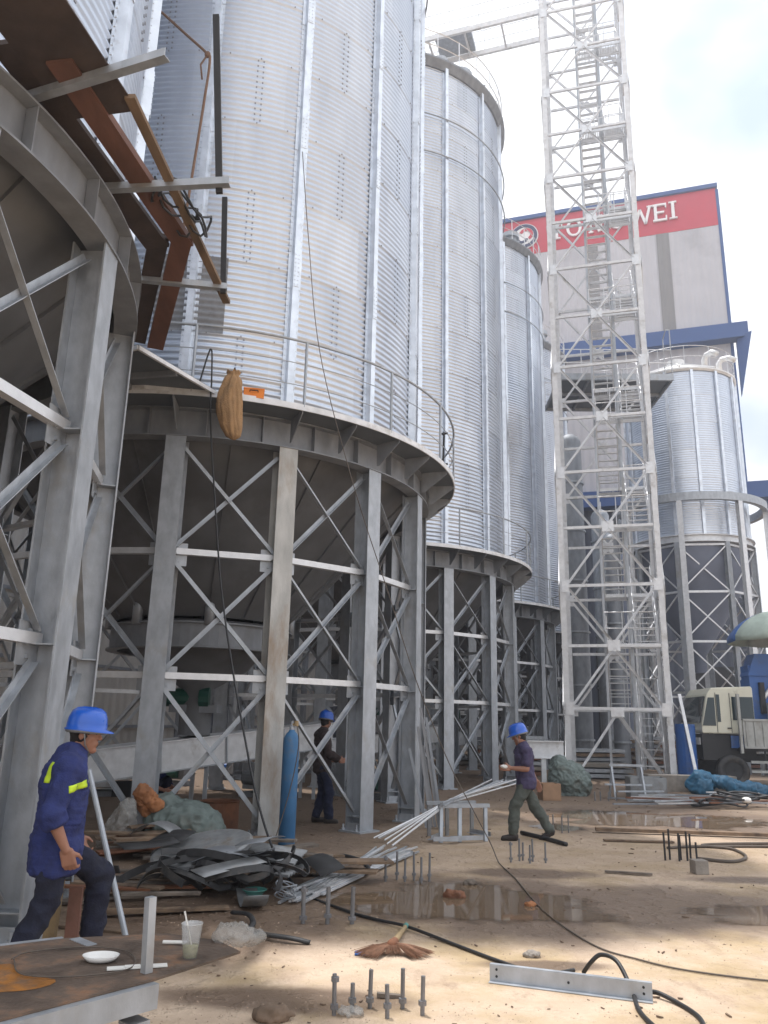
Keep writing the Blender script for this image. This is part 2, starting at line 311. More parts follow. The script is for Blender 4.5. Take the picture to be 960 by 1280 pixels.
# ------------------------------------------------------------------ ground
g = MB().add([(-400, -200, 0), (400, -200, 0), (400, 800, 0), (-400, 800, 0)], [(0, 1, 2, 3)]).build('ground', ground_mat()); tag(g, kind='structure')
wm = mat('puddle_water', (.17, .12, .08), .03, 0, .1, 3); wm.node_tree.nodes['Principled BSDF'].inputs['IOR'].default_value = 1.33
for l_ in list(wm.node_tree.links):
    if l_.to_socket.name == 'Roughness': wm.node_tree.links.remove(l_)
wm.node_tree.nodes['Principled BSDF'].inputs['Roughness'].default_value = .04
t_ = wm.node_tree; N_ = t_.nodes; at_ = N_.new('ShaderNodeAttribute'); at_.attribute_name = 'shore'; nn_ = N_.new('ShaderNodeTexNoise'); nn_.inputs['Scale'].default_value = 5; nn_.inputs['Detail'].default_value = 8; nn_.inputs['Roughness'].default_value = .65
tc_ = N_.new('ShaderNodeTexCoord'); t_.links.new(tc_.outputs['Object'], nn_.inputs[0]); ad_ = N_.new('ShaderNodeMath'); ad_.operation = 'MULTIPLY_ADD'; t_.links.new(nn_.outputs[0], ad_.inputs[0]); ad_.inputs[1].default_value = .55; t_.links.new(at_.outputs['Fac'], ad_.inputs[2])
mr_ = N_.new('ShaderNodeMapRange'); mr_.interpolation_type = 'SMOOTHSTEP'; t_.links.new(ad_.outputs[0], mr_.inputs[0]); mr_.inputs[1].default_value = 1.16; mr_.inputs[2].default_value = .90; t_.links.new(mr_.outputs[0], N_['Principled BSDF'].inputs['Alpha'])
def puddle(cx, cy, rx, ry, seed):
    NA, NR = 96, 10; vs = [(cx, cy, .004)]; val = [0.]
    for k in range(1, NR + 1):
        for i in range(NA):
            a = 2 * PI * i / NA; q = 1.15 * (1 + .45 * noise.noise(Vector((math.cos(a) * 1.6 + seed, math.sin(a) * 1.6, seed))) + .22 * noise.noise(Vector((math.cos(a) * 5, math.sin(a) * 5 + seed, 3)))) * k / NR
            vs.append((cx + rx * q * math.cos(a), cy + ry * q * math.sin(a), .004)); val.append(k / NR)
    fs = [(0, i + 1, (i + 1) % NA + 1) for i in range(NA)] + [(1 + (k - 1) * NA + i, 1 + k * NA + i, 1 + k * NA + (i + 1) % NA, 1 + (k - 1) * NA + (i + 1) % NA) for k in range(1, NR) for i in range(NA)]
    o = tag(MB().add(vs, fs).build('puddle', wm), kind='structure'); A_ = o.data.attributes.new('shore', 'FLOAT', 'POINT')
    for i, v in enumerate(val): A_.data[i].value = v
puddle(.85, 8.1, 1.35, .85, 1.3); puddle(3.9, 7.75, 1.2, .5, 4.1); puddle(5.1, 15.3, 2.3, 1.35, 7.7); puddle(2.95, 13.9, .5, .45, 2.2)

# ------------------------------------------------------------------ grain silos
RS = 4.15; Z0 = 6.18; Z1 = 22.5; TIER = (Z1 - Z0) / 12; PITCH = TIER / 12; PH0 = R_(4.7); NB = 16; SA = 2 * PI / NB
shm = shell_mat(TIER)
def corrugated(R, z0, z1, pitch, tier, nseg, amp=.0150, step=6):
    n = int(round((z1 - z0) / pitch * step)); zs = np.linspace(0, z1 - z0, n + 1)
    r = R + amp * np.cos(2 * np.pi * zs / pitch) - .008 * ((zs / tier + 1e-6) % 1.0)
    a = np.linspace(0, 2 * np.pi, nseg, endpoint=False)
    X = r[:, None] * np.cos(a); Y = r[:, None] * np.sin(a); Z = np.repeat(zs[:, None], nseg, 1)
    V = np.stack([X, Y, Z], -1).reshape(-1, 3)
    i = np.arange(n)[:, None] * nseg; j = np.arange(nseg)[None]; j2 = (j + 1) % nseg
    Fc = np.stack([i + j, i + j2, i + nseg + j2, i + nseg + j], -1).reshape(-1, 4)
    me = bpy.data.meshes.new('shell'); me.from_pydata(V.tolist(), [], Fc.tolist()); me.update(); me.shade_smooth(); return me
def make_silo():
    root = empty('grain_silo')
    me = corrugated(RS, Z0, Z1, PITCH, TIER, 128); me.materials.append(shm); sh = bpy.data.objects.new('shell', me); col.objects.link(sh); sh.parent = root; sh.location = (0, 0, Z0)
    # seam bolts: two dotted lines where the sheets of a tier overlap, on alternate tiers in the middle of a bay
    b = MB()
    for k in range(NB):
        a0 = PH0 + SA * (k + .5)
        for t in range(12):
            if (t + k) % 2: continue
            for s_ in (-1, 1):
                for i in range(12):
                    b.box(pol(RS + .014, a0 + s_ * .012, Z0 + t * TIER + PITCH * (i + .5)), (.012, .026, .026), a0)
    for k in range(NB * 3):
        a0 = PH0 + SA / 3 * (k + .5)
        for t in range(1, 12): b.box(pol(RS + .012, a0, Z0 + t * TIER), (.014, .022, .022), a0)
    b.build('seam_bolts', 'zbolt', root)
    # stiffener: hat profile with thicker splices
    s = MB(); prof = [(-.115, .0), (-.062, .0), (-.052, .105), (.052, .105), (.062, .0), (.115, .0)]; tk = .008
    def hat(z0, z1, g_):
        vs = []
        for z in (z0, z1):
            for x, y in prof: vs.append((RS + .012 + y + g_, x * (1 + g_ * 4), z))
            for x, y in prof[::-1]: vs.append((RS + .012 + y + g_ - tk, x * (1 + g_ * 4), z))
        n = 12; s.add(vs, [tuple(range(n))[::-1], tuple(range(n, 2 * n))] + [(i, (i + 1) % n, n + (i + 1) % n, n + i) for i in range(n)])
    hat(0, Z1 - Z0, 0)
    for i in range(1, 6):
        hat(i * TIER * 2 - .32, i * TIER * 2 + .32, .009)
        for j in range(8): 
            for q in (-.03, .03): s.box((RS + .13, q, i * TIER * 2 - .28 + j * .08), (.012, .018, .018))
    for i in range(int((Z1 - Z0) / .113)):
        for q in (-.09, .09): s.box((RS + .018, q, .05 + i * .113), (.014, .02, .02))
    st = s.build('stiffener', 'stiff', root); st.location = (0, 0, Z0); st.rotation_euler = (0, 0, PH0)
    for k in range(1, NB):
        c = st.copy(); col.objects.link(c); c.parent = root; c.rotation_euler = (0, 0, PH0 + SA * k)
    for z in (20.3, 18.9): MB().lathe([(RS + .15 + .022 * math.cos(t), z + .022 * math.sin(t)) for t in [PI / 3 * i for i in range(6)]], 96, closed=True).build('wind_ring', 'galv', root, True)
    # ring beam with stiffening plates
    b = MB(); zb, zt = 5.70, 6.16
    b.lathe([(4.16, zb), (4.40, zb), (4.40, zb + .02), (4.28, zb + .02), (4.28, zt - .02), (4.40, zt - .02), (4.40, zt), (4.16, zt)], 128, closed=True)
    for k in range(NB * 2): a = PH0 + SA / 2 * (k + .5); b.box(pol(4.34, a, (zb + zt) / 2), (.11, .012, zt - zb - .045), a)
    b.build('ring_beam', 'galv_dull', root)
    # eave, roof, roof rail
    MB().lathe([(RS, Z1 - .25), (RS + .06, Z1 - .25), (RS + .22, Z1 - .02), (RS + .22, Z1 + .05), (.5, Z1 + 2.3), (.5, Z1 + 2.6), (0.001, Z1 + 2.75)], 64).build('roof', 'galv_dull', root, False)
    rb = MB()
    for k in range(NB * 2): a = PH0 + SA / 2 * k; rb.bar(pol(RS + .2, a, Z1 + .1), pol(.6, a, Z1 + 2.32), .05, .06)
    rb.build('roof_rib', 'galv', root)
    rr = MB()
    for z in (.55, 1.1): rr.lathe([(RS + .12 + .02 * math.cos(t), Z1 + z + .02 * math.sin(t)) for t in [PI / 2 * i for i in range(4)]], 64, closed=True)
    for k in range(NB * 2): a = SA / 2 * k; rr.tube([pol(RS + .12, a, Z1), pol(RS + .12, a, Z1 + 1.12)], .018, 6)
    rr.build('roof_rail', 'galv_bright', root)
    v = MB().lathe([(.3, 0), (.3, .5), (.42, .5), (.42, .72), (.0, .8)], 16, (2.6, -1.7, Z1 + .85)); v.build('roof_vent', 'galv', root)
    # hopper, collar, spout, gate
    MB().lathe([(RS + .0, 6.1), (1.6, 3.35)], 64).build('hopper', 'hopper', root, True)
    b = MB()
    for k in range(NB): a = PH0 + SA * (k + .5); b.bar(pol(RS - .06, a, 6.02), pol(1.65, a, 3.38), .012, .05, (0, 0, 1))
    b.build('hopper_seam', 'hopper', root)
    MB().lathe([(1.55, 2.80), (1.75, 2.80), (1.75, 2.83), (1.69, 2.83), (1.69, 3.22), (1.75, 3.22), (1.75, 3.25), (1.55, 3.25)], 64, closed=True).build('hopper_collar', 'galv_dull', root, False)
    for k in range(8): a = PH0 + SA * 2 * k + .2; MB().tube([pol(1.72, a, 3.2), pol(1.72, a, 3.75)], .09, 10).build('support_stub', 'galv', root, True)
    MB().lathe([(1.6, 3.3), (.9, 2.5), (.30, 2.15), (.30, 1.3)], 40).build('outlet_cone', 'hopper', root, True)
    gt = MB().box((0, 0, 1.78), (.9, .55, .14)).build('slide_gate', 'galv_dull', root)
    MB().tube([(-.55, -.12, 1.98), (.1, -.12, 1.98)], .17, 14).tube([(.1, -.12, 1.98), (.28, -.12, 1.98)], .22, 14).tube([(-.62, -.12, 1.98), (-.55, -.12, 1.98)], .12, 14).build('gate_motor', 'green', gt, False)
    # columns (H sections, outward flange facing out)
    c = MB().hsec((4.23, 0, .02), (4.23, 0, 5.70), .30, .30, .016, (1, 0, 0))
    for z in (.22, 2.14, 3.93): 
        for s_ in (-1, 1): c.box((4.23, s_ * .07, z), (.26, .13, .012))
    cc = c.build('column', 'galv', root); cc.rotation_euler = (0, 0, PH0)
    b = MB().box((4.23, 0, .0125), (.44, .44, .025))
    for x in (-.17, .10):
        for y in (-.17, .10): b.tube([(4.23 + x, y, .02), (4.23 + x, y, .11)], .016, 6).tube([(4.23 + x, y, .026), (4.23 + x, y, .055)], .03, 6)
    for y in (-.15, .15): b.box((4.23, y, .08), (.24, .012, .11))
    b.build('base_plate', 'galv', cc)
    h = MB(); x = MB(); gp = MB(); rm = 4.20
    A = PH0; B_ = PH0 + SA; u = pol(1, A + SA / 2)
    def P(a, z, d): # point near the column at angle a, moved d metres into the bay
        return pol(rm, a, z) + (pol(rm, B_ if a == A else A) - pol(rm, a)).normalized() * d
    for z in (2.14, 3.93): h = MB().angle(P(A, z, .05), P(B_, z, .05), .09, .008, (0, 0, 1)).build('girt', 'galv_bright', root); 
    lv = [(.3, 2.02), (2.26, 3.82), (4.05, 5.58)]
    for z0, z1 in lv:
        x = MB().angle(P(A, z0, .10), P(B_, z1, .10), .065, .007, u)
        x.angle(P(A, z1, .10) + u * .014, P(B_, z0, .10) + u * .014, .065, .007, u)
        x.build('cross_brace', 'galv', root)
    for z in (2.14, 3.93):
        for a in (A, B_): MB().box(P(a, z, .15) - u * .012, (.008, .26, .34), A + SA / 2).box(P(a, z, .20) + u * .0, (.03, .03, .03), A + SA / 2).box(P(a, z + .10, .16) + u * .0, (.03, .03, .03), A + SA / 2).box(P(a, z - .10, .16) + u * .0, (.03, .03, .03), A + SA / 2).build('gusset', 'galv', root)
    kids = [q for q in root.children if q.name.split('.')[0] in ('girt', 'cross_brace', 'gusset')]
    for k in range(1, NB):
        for q in [cc] + kids:
            d = q.copy(); col.objects.link(d); d.parent = root; d.rotation_euler = (0, 0, q.rotation_euler.z + SA * k)
            for e in q.children: f = e.copy(); col.objects.link(f); f.parent = d
    # walkway with brackets and railing
    wk = MB(); a0, a1 = R_(-102), R_(75)
    wk.lathe([(4.18, 6.165), (4.90, 6.165), (4.90, 6.19), (4.18, 6.19)], 80, a0=a0, a1=a1, closed=True); wk.build('walkway', 'underdeck', root)
    MB().lathe([(4.90, 6.14), (4.92, 6.14), (4.92, 6.235), (4.90, 6.235)], 80, a0=a0, a1=a1, closed=True).build('toe_board', 'white_steel', root)
    for k in range(17):
        a = PH0 + SA / 2 * k - R_(101.25) 
        wb = MB(); t_ = Vector((-math.sin(a), math.cos(a), 0)) * .006
        tri = [pol(4.41, a, 6.155), pol(4.89, a, 6.155), pol(4.89, a, 6.10), pol(4.47, a, 5.78), pol(4.41, a, 5.78)]
        wb.add([q - t_ for q in tri] + [q + t_ for q in tri], [(0, 1, 2, 3, 4), (9, 8, 7, 6, 5)] + [(i, (i + 1) % 5, (i + 1) % 5 + 5, i + 5) for i in range(5)])
        wb.build('walkway_bracket', 'galv_dull', root)
    rl = MB(); rz = 7.28
    for z, r in ((rz, .021), (rz - .38, .008), (rz - .74, .008)): rl.tube([pol(4.90, a0 + (a1 - R_(0) - a0) * i / 70, z) for i in range(71)], r, 8)
    for k in range(10): rl.tube([pol(4.90, a0 + (a1 - a0) * k / 9, 6.2), pol(4.90, a0 + (a1 - a0) * k / 9, rz)], .022, 8)
    rl.build('railing', 'galv', root)
    return root
SC = [(-6.8 + 3.3 * k, 6.04 + 9.53 * k) for k in range(5)]; SC[0] = (-6.91, 6.46)
silo = make_silo()
labs = ['nearest grain silo at left edge with bare ring beam and planks beside it', 'big silo in the middle whose railed walkway has a jute sack hanging', 'silo directly behind the big middle one, its dark eave and roof rail in view', 'third silo back in the row, its roof in front of the round emblem', 'farthest silo of the row, a sliver just left of the lattice stair tower']
silos = []
for k in range(5):
    if k == 1: o = silo
    elif k == 0: o = copy_tree(silo, None, ('walkway', 'toe_board', 'walkway_bracket', 'railing'))
    else: o = copy_tree(silo)
    o.location = (SC[k][0], SC[k][1], 0); o.rotation_euler.z = R_(-5.7) if k == 0 else 0; tag(o, labs[k], 'silo', 'corrugated grain silos in a row'); silos.append(o)
# ------------------------------------------------------------------ drag conveyors below the silos
cv = empty('drag_conveyor'); cd = Vector((.64, .768, .09)).normalized(); L_ = 3.6
a_, b_ = -cd * L_, cd * L_
MB().bar(a_, b_, .46, .50).build('trough', 'white_steel', cv)
MB().bar(a_ + Vector((0, 0, .262)), b_ + Vector((0, 0, .262)), .54, .018).build('cover', 'galv_bright', cv)
MB().bar(a_ - Vector((0, 0, .262)), b_ - Vector((0, 0, .262)), .54, .018).build('base_flange', 'galv', cv)
for t in (-2.4, -.9, .6, 2.1): MB().bar(cd * t - Vector((0, 0, .0)), cd * (t + .03), .53, .49).build('joint_flange', 'galv', cv)
for t in (-3.1, 0.2, 3.1):
    for s_ in (-.2, .2):
        q = cd * t + Vector((-cd.y, cd.x, 0)) * s_; MB().bar((q.x, q.y, q.z - .27), (q.x, q.y, -1.0), .07, .07).build('leg', 'galv', cv)
for k in range(4):
    o = cv if k == 0 else copy_tree(cv); x, y = SC[k + 1]; o.location = (x, y, 1.0)
    tag(o, ['pale grey conveyor housing under the hopper with green motor, behind the oxygen cylinder', 'pale conveyor housing under the second silo from the camera', 'pale conveyor housing under the third silo back', 'pale conveyor housing under the farthest silo'][k], 'conveyor', 'conveyor housings under the silos')

# ------------------------------------------------------------------ lattice stair tower
ang = math.atan2(-.80, 2.83); W_ = 2.94
tw = empty('stair_tower', (5.72, 24.86, 0), ang, label='tall galvanized lattice tower with zigzag stairs inside', cat='stair tower')
LV = [2.15 + 1.875 * k for k in range(17)]; TOP = LV[-1] + .3
C4 = [(0, 0), (W_, 0), (W_, W_), (0, W_)]
for i, (x, y) in enumerate(C4):
    sx, sy = (1 if x == 0 else -1), (1 if y == 0 else -1)
    lg = MB().bar((x, y - 0, .03), (x, y, TOP), .20, .02, (0, 1, 0)) if 0 else MB()
    lg.bar((x, y - sy * .075, .03), (x, y - sy * .075, TOP), .17, .018, (0, 1, 0)); lg.bar((x - sx * .075, y + sy * .008, .03), (x - sx * .075, y + sy * .008, TOP), .018, .146, (0, 1, 0))
    o = lg.build('leg', 'white_steel', tw); MB().box((x, y, .02), (.42, .42, .03)).build('base_plate', 'galv', o)
def face(k):
    a = Vector(C4[k]).to_3d(); b = Vector(C4[(k + 1) % 4]).to_3d(); d = (b - a).normalized(); n = Vector((d.y, -d.x, 0)); return a, b, d, n
for k in range(4):
    a, b, d, n = face(k); o_ = n * .075; mid = (a + b) / 2
    for i, z in enumerate(LV):
        Z = Vector((0, 0, z)); MB().bar(a + d * .1 + o_ + Z, b - d * .1 + o_ + Z, .075, .09).build('horizontal_tie', 'white_steel', tw)
        gz = n * .118
        if i % 2: MB().bar(mid + gz + Z - Vector((0, 0, .17)), mid + gz + Z + Vector((0, 0, .17)), .36, .012, n).build('gusset_plate', 'galv_bright', tw)
        else:
            for e, s_ in ((a, 1), (b, -1)): MB().bar(e + d * .09 * s_ + gz + Z - Vector((0, 0, .20)), e + d * .09 * s_ + gz + Z + Vector((0, 0, .18)), .24, .012, n).build('gusset_plate', 'galv_bright', tw)
            if i == 0: MB().bar(mid + gz + Z - Vector((0, 0, .24)), mid + gz + Z + Vector((0, 0, .04)), .38, .012, n).build('gusset_plate', 'galv_bright', tw)
    for s_ in (0, 1):
        e = (a + d * .16) if s_ == 0 else (b - d * .16)
        MB().angle(e + o_ + Vector((0, 0, .12)), mid + o_ + Vector((0, 0, LV[0] - .1)), .075, .008, n).build('diagonal', 'white_steel', tw)
        for i in range(len(LV) - 1):
            lo, hi = (e, mid) if i % 2 == 0 else (mid, e)
            MB().angle(lo + o_ + Vector((0, 0, LV[i] + .06)), hi + o_ + Vector((0, 0, LV[i + 1] - .06)), .075, .008, n).build('diagonal', 'white_steel', tw)
for x in (1.22, 2.02): 
    for y in (.42, 2.55): MB().bar((x, y, .02), (x, y, TOP), .075, .075, (0, 1, 0)).build('stair_post', 'galv', tw)
def flight(u0, v0, v1, z0, z1):
    s = MB(); wd = .66
    for x in (u0, u0 + wd): s.bar((x, v0, z0), (x, v1, z1), .03, .13, (0, 0, 1))
    n = 9
    for i in range(1, n): t = i / n; s.box((u0 + wd / 2, v0 + (v1 - v0) * t, z0 + (z1 - z0) * t), (wd - .03, .13, .025))
    s.build('stair_flight', 'white_steel', tw)
    for x in (u0, u0 + wd):
        h = MB(); h.tube([(x, v0, z0 + .1), (x, v0, z0 + 1.0), (x, v1, z1 + 1.0), (x, v1, z1)], .017, 6); h.tube([(x, v0, z0 + .52), (x, v1, z1 + .52)], .013, 6)
        for t in (.33, .66): h.tube([(x, v0 + (v1 - v0) * t, z0 + (z1 - z0) * t), (x, v0 + (v1 - v0) * t, z0 + (z1 - z0) * t + 1.0)], .014, 6)
        h.build('handrail', 'galv_bright', tw)
lane = [1.28, 2.12]
zz = [0] + LV
for i in range(len(zz) - 1):
    L0 = lane[(i + 1) % 2]; f, b = .62, 2.25
    if (i % 2) == 0: flight(L0, f, b, zz[i] + (.0 if i else .02), zz[i + 1])
    else: flight(L0, b, f, zz[i], zz[i + 1])
    y0, y1 = ((2.27, 2.82) if i % 2 == 0 else (.12, .60)); z = zz[i + 1]
    p = MB()
    for q in range(27): p.box((1.24 + q * .06, (y0 + y1) / 2, z + .08), (.022, y1 - y0 - .04, .03))
    for y in (y0, y1): p.box((2.02, y, z + .02), (1.62, .03, .11))
    p.build('landing', 'galv_bright', tw)
    yy = 2.84 if i % 2 == 0 else .12
    h = MB()
    for q in (.55, 1.05): h.tube([(1.22, yy, z + q), (2.80, yy, z + q)], .017, 6)
    for x in (1.24, 1.75, 2.27, 2.79): h.tube([(x, yy, z + .1), (x, yy, z + 1.06)], .016, 6)
    h.tube([(2.80, y0, z + 1.05), (2.80, y1, z + 1.05)], .017, 6)
    h.build('landing_rail', 'galv_bright', tw)
# foot bridge from the tower to the silo tops
br = empty('roof_bridge', (5.75, 24.95, 28.70), 0, label='light steel catwalk high up between the lattice tower and the silo roofs', cat='catwalk')
d = Vector((-4.75, 1.55, 0)).normalized(); n = Vector((-d.y, d.x, 0)) * -1; BL = 11.0
for o_ in (0, 1.3): MB().bar(n * o_, n * o_ + d * BL, .10, .22).build('side_beam', 'white_steel', br)
for i in range(8): MB().bar(n * .05 + d * (i * 1.5 + .1), n * 1.25 + d * (i * 1.5 + .1), .07, .12).build('cross_beam', 'white_steel', br)
MB().bar(n * .65 + d * .0 + Vector((0, 0, .125)), n * .65 + d * BL + Vector((0, 0, .125)), 1.28, .02).build('deck', 'galv_bright', br) if 0 else None
for o_ in (0, 1.3):
    h = MB()
    for z in (.6, 1.15): h.tube([n * o_ + Vector((0, 0, z)), n * o_ + d * BL + Vector((0, 0, z))], .018, 6)
    for i in range(10): h.tube([n * o_ + d * (i * 1.2 + .1) + Vector((0, 0, .1)), n * o_ + d * (i * 1.2 + .1) + Vector((0, 0, 1.15))], .018, 6)
    h.build('guard_rail', 'galv_bright', br)
MB().box(d * 3.6 + n * .65 + Vector((0, 0, .18)), (1.5, 1.1, .22), math.atan2(d.y, d.x)).build('loading_tray', 'galv', br)
sp = MB().lathe([(.28, 0), (.32, .0), (.32, .9), (.40, .9), (.40, 1.5), (0, 1.6)], 20).build('inlet_spout', 'galv', None)
sp.location = (2.1, 25.6, 25.3); sp.rotation_euler = (0, R_(-14), 0); tag(sp, 'short fat inlet duct on the roof of the silo under the high catwalk', 'duct')

# ------------------------------------------------------------------ feed mill with sign
ml = empty('feed_mill', (22.83, 48, 0), math.atan2(.313, -.95), label='tall pale mill building with red sign band and blue ledges', cat='building')
LEN = 24.; DP = 14.
MB().box((LEN / 2, -DP / 2, 24.95 + .9), (LEN, DP, 19.5)).build('wall', 'lilac', ml)
MB().box((LEN / 2, -DP / 2, 8.05), (LEN, DP, 16.05)).build('lower_wall', 'dark_wall', ml)
MB().box((LEN / 2, -DP / 2 + .03, 37.05), (LEN + .06, DP, 2.95)).build('sign_band', 'red_sheet', ml)
MB().box((LEN / 2, -DP / 2 + .06, 38.68), (LEN + .3, DP + .3, .3)).build('roof_edge', 'fascia_blue', ml)
for a, b in ((3.28, 4.12), (8.15, 8.95), (13.4, 14.2), (18.6, 19.4)): MB().box(((a + b) / 2, .03, 31.75), (b - a, .06, 7.6)).build('wall_stripe', 'stripe', ml)
MB().box((-.10, -.2, 27.2), (.20, .5, 22.4)).build('corner_trim', 'fascia_blue', ml)
for z, x0 in ((27.05, -1.05), (16.1, -1.7)):
    MB().box(((LEN + x0) / 2, .45, z), (LEN - x0, .90, 1.05)).build('ledge', 'fascia_blue', ml)
MB().add([(-.35, .0, 26.7), (-1.2, .0, 26.7), (-.35, .0, 22.6), (-.35, .5, 26.7), (-1.2, 1.2, 26.7), (-.35, .5, 22.6)], [(0, 1, 2), (5, 4, 3), (0, 3, 4, 1), (1, 4, 5, 2), (2, 5, 3, 0)]).build('ledge_bracket', 'fascia_blue', ml)
MB().box((-1.7, -1.0, 15.0), (.9, 1.6, 3.6)).build('ledge_bracket', 'fascia_blue', ml)
for i, (x, w_, h_) in enumerate(((2.5, 3.0, 5), (8, 3.2, 6), (13, 3, 5), (18, 3, 6))):
    MB().box((x, .03, h_ / 2 + .3), (w_, .08, h_)).build('opening', 'black', ml); MB().box((x, .1, 12), (w_ * .8, .1, 1.4)).build('window', 'dglass', ml)
# letters of the sign as raised slab-serif shapes; local x grows to the left in view, so x is mirrored
def glyph(ch, xc, zc, h):
    m = MB(); w_ = h * .62; t = h * .15; y = .16; D = .14
    def bx(a, b, c, d): m.box((-(a + b) / 2, 0, (c + d) / 2), (b - a, D, d - c))
    def ln(x0, z0, x1, z1, tt=t): m.bar((-x0, 0, z0), (-x1, 0, z1), tt, D - .004, (0, 1, 0))
    H = h / 2; s = t * .45
    if ch == 'T': bx(-w_ / 2, w_ / 2, H - t * .8, H); bx(-t / 2, t / 2, -H + s, H - t * .8); bx(-t * 1.3, t * 1.3, -H, -H + s); bx(-w_ / 2, -w_ / 2 + s, H - t * 2, H - t * .8); bx(w_ / 2 - s, w_ / 2, H - t * 2, H - t * .8)
    if ch == 'I': bx(-t / 2, t / 2, -H + s, H - s); bx(-t * 1.3, t * 1.3, -H, -H + s); bx(-t * 1.3, t * 1.3, H - s, H)
    if ch == 'E': bx(-w_ / 2, -w_ / 2 + t, -H + t * .7, H - t * .7); bx(-w_ / 2 - s, w_ / 2, -H, -H + t * .7); bx(-w_ / 2 - s, w_ / 2, H - t * .7, H); bx(-w_ / 2 + t, w_ / 2 - t * .8, -t * .35, t * .35); bx(w_ / 2 - s, w_ / 2, -H + t * .7, -H + t * 1.8); bx(w_ / 2 - s, w_ / 2, H - t * 1.8, H - t * .7)
    if ch == 'N': bx(-w_ / 2, -w_ / 2 + t * .7, -H + s, H - s); bx(w_ / 2 - t * .7, w_ / 2, -H + s, H - s); ln(-w_ / 2 + t * .8, H - t * .2, w_ / 2 - t * .8, -H + t * .2); bx(-w_ / 2 - s, -w_ / 2 + t * 1.2, -H, -H + s); bx(w_ / 2 - t * 1.2, w_ / 2 + s, H - s, H); bx(-w_ / 2 - s, -w_ / 2 + t * .7, H - s, H)
    if ch == 'W':
        k = h * .5
        for a, b in (((-k, H), (-k * .5, -H)), ((-k * .5, -H), (0, H * .7)), ((0, H * .7), (k * .5, -H)), ((k * .5, -H), (k, H))): ln(a[0], a[1], b[0], b[1], t * .85)
        bx(-k - t, -k + t, H - s, H + .002); bx(k - t, k + t, H - s, H + .002)
    if ch in 'OG':
        a0, a1 = (0, 2 * PI) if ch == 'O' else (R_(40), R_(350)); rx, rz = h * .40, h * .5; n = 28; vs = []
        for i in range(n + 1):
            a = a0 + (a1 - a0) * i / n; vx = t * (.55 + .45 * abs(math.cos(a)))
            for r in (0, 1):
                for yy in (-D / 2, D / 2): vs.append((-(math.cos(a) * (rx - r * vx)), yy, math.sin(a) * (rz - r * t * .7)))
        m.add(vs, [f for i in range(n) for f in ((i * 4, i * 4 + 4, i * 4 + 5, i * 4 + 1), (i * 4 + 2, i * 4 + 3, i * 4 + 7, i * 4 + 6), (i * 4, i * 4 + 2, i * 4 + 6, i * 4 + 4), (i * 4 + 1, i * 4 + 5, i * 4 + 7, i * 4 + 3))])
        if ch == 'G': bx(rx * .15, rx, -t * .3, t * .3); bx(rx - t, rx, -H * .62, -t * .3)
    m.build('letter', 'letter', ml, loc=(xc, y, zc))
for ch, u_, zc in (('T', 11.0, 37.08), ('O', 9.74, 37.1), ('N', 8.2, 37.12), ('G', 6.7, 37.15), ('W', 5.1, 37.18), ('E', 3.72, 37.2), ('I', 2.87, 37.22)): glyph(ch, u_, zc, 1.38)
lg = MB().tube([(13.4, .06, 37.1), (13.4, .14, 37.1)], 1.05, 40).build('emblem', 'letter', ml)
def ring(r0, r1, y0, y1, m, nm='emblem_ring', cx=13.4, cz=37.1, a0=0, a1=2 * PI, sz=1.):
    s = MB(); n = 40; vs = []
    for i in range(n + 1):
        a = a0 + (a1 - a0) * i / n
        for r in (r0, r1):
            for y in (y0, y1): vs.append((cx + math.cos(a) * r, y, cz + math.sin(a) * r * sz))
    s.add(vs, [f for i in range(n) for f in ((i * 4, i * 4 + 4, i * 4 + 5, i * 4 + 1), (i * 4 + 2, i * 4 + 3, i * 4 + 7, i * 4 + 6), (i * 4, i * 4 + 2, i * 4 + 6, i * 4 + 4), (i * 4 + 1, i * 4 + 5, i * 4 + 7, i * 4 + 3))]).build(nm, m, lg)
ring(.74, .98, .145, .19, 'letter_dark'); ring(.30, .52, .145, .19, 'red_sheet', 'emblem_swirl', 13.25, 37.2, .4, 4.2); ring(.25, .45, .145, .185, 'letter_dark', 'emblem_swirl', 13.55, 36.95, 3.4, 6.6)

# ------------------------------------------------------------------ smaller hopper silo on the right with its outer frame
sm = empty('hopper_silo', (13.5, 34, 0), 0, label='smaller corrugated silo on the right with white roof and dark hopper', cat='silo')
me = corrugated(2.4, 9.35, 16.75, .104, 1.248, 96, .008, 5); me.materials.append(shell_mat(1.248)); o = bpy.data.objects.new('shell', me); col.objects.link(o); o.parent = sm; o.location = (0, 0, 9.35)
for k in range(14):
    a = 2 * PI * k / 14 + .1; s = MB().bar((2.45, 0, 9.35), (2.45, 0, 16.7), .12, .09, (1, 0, 0)).build('stiffener', 'stiff', sm); s.rotation_euler = (0, 0, a)
MB().lathe([(2.4, 16.68), (2.44, 16.68), (2.50, 16.76), (2.50, 16.82), (.4, 17.9), (.4, 18.2), (0, 18.3)], 64).build('roof', 'roofwhite', sm)
for k in range(10): a = 2 * PI * k / 10; MB().bar(pol(2.5, a, 16.88), pol(.45, a, 17.92), .05, .06).build('roof_rib', 'roofwhite', sm)
h = MB()
for z in (.5, 1.0): h.lathe([(2.45 + .016 * math.cos(t), 16.85 + z + .016 * math.sin(t)) for t in [PI / 2 * i for i in range(4)]], 48, closed=True)
for k in range(14): a = 2 * PI * k / 14; h.tube([pol(2.45, a, 16.8), pol(2.45, a, 17.86)], .014, 5)
h.build('roof_rail', 'galv_bright', sm)
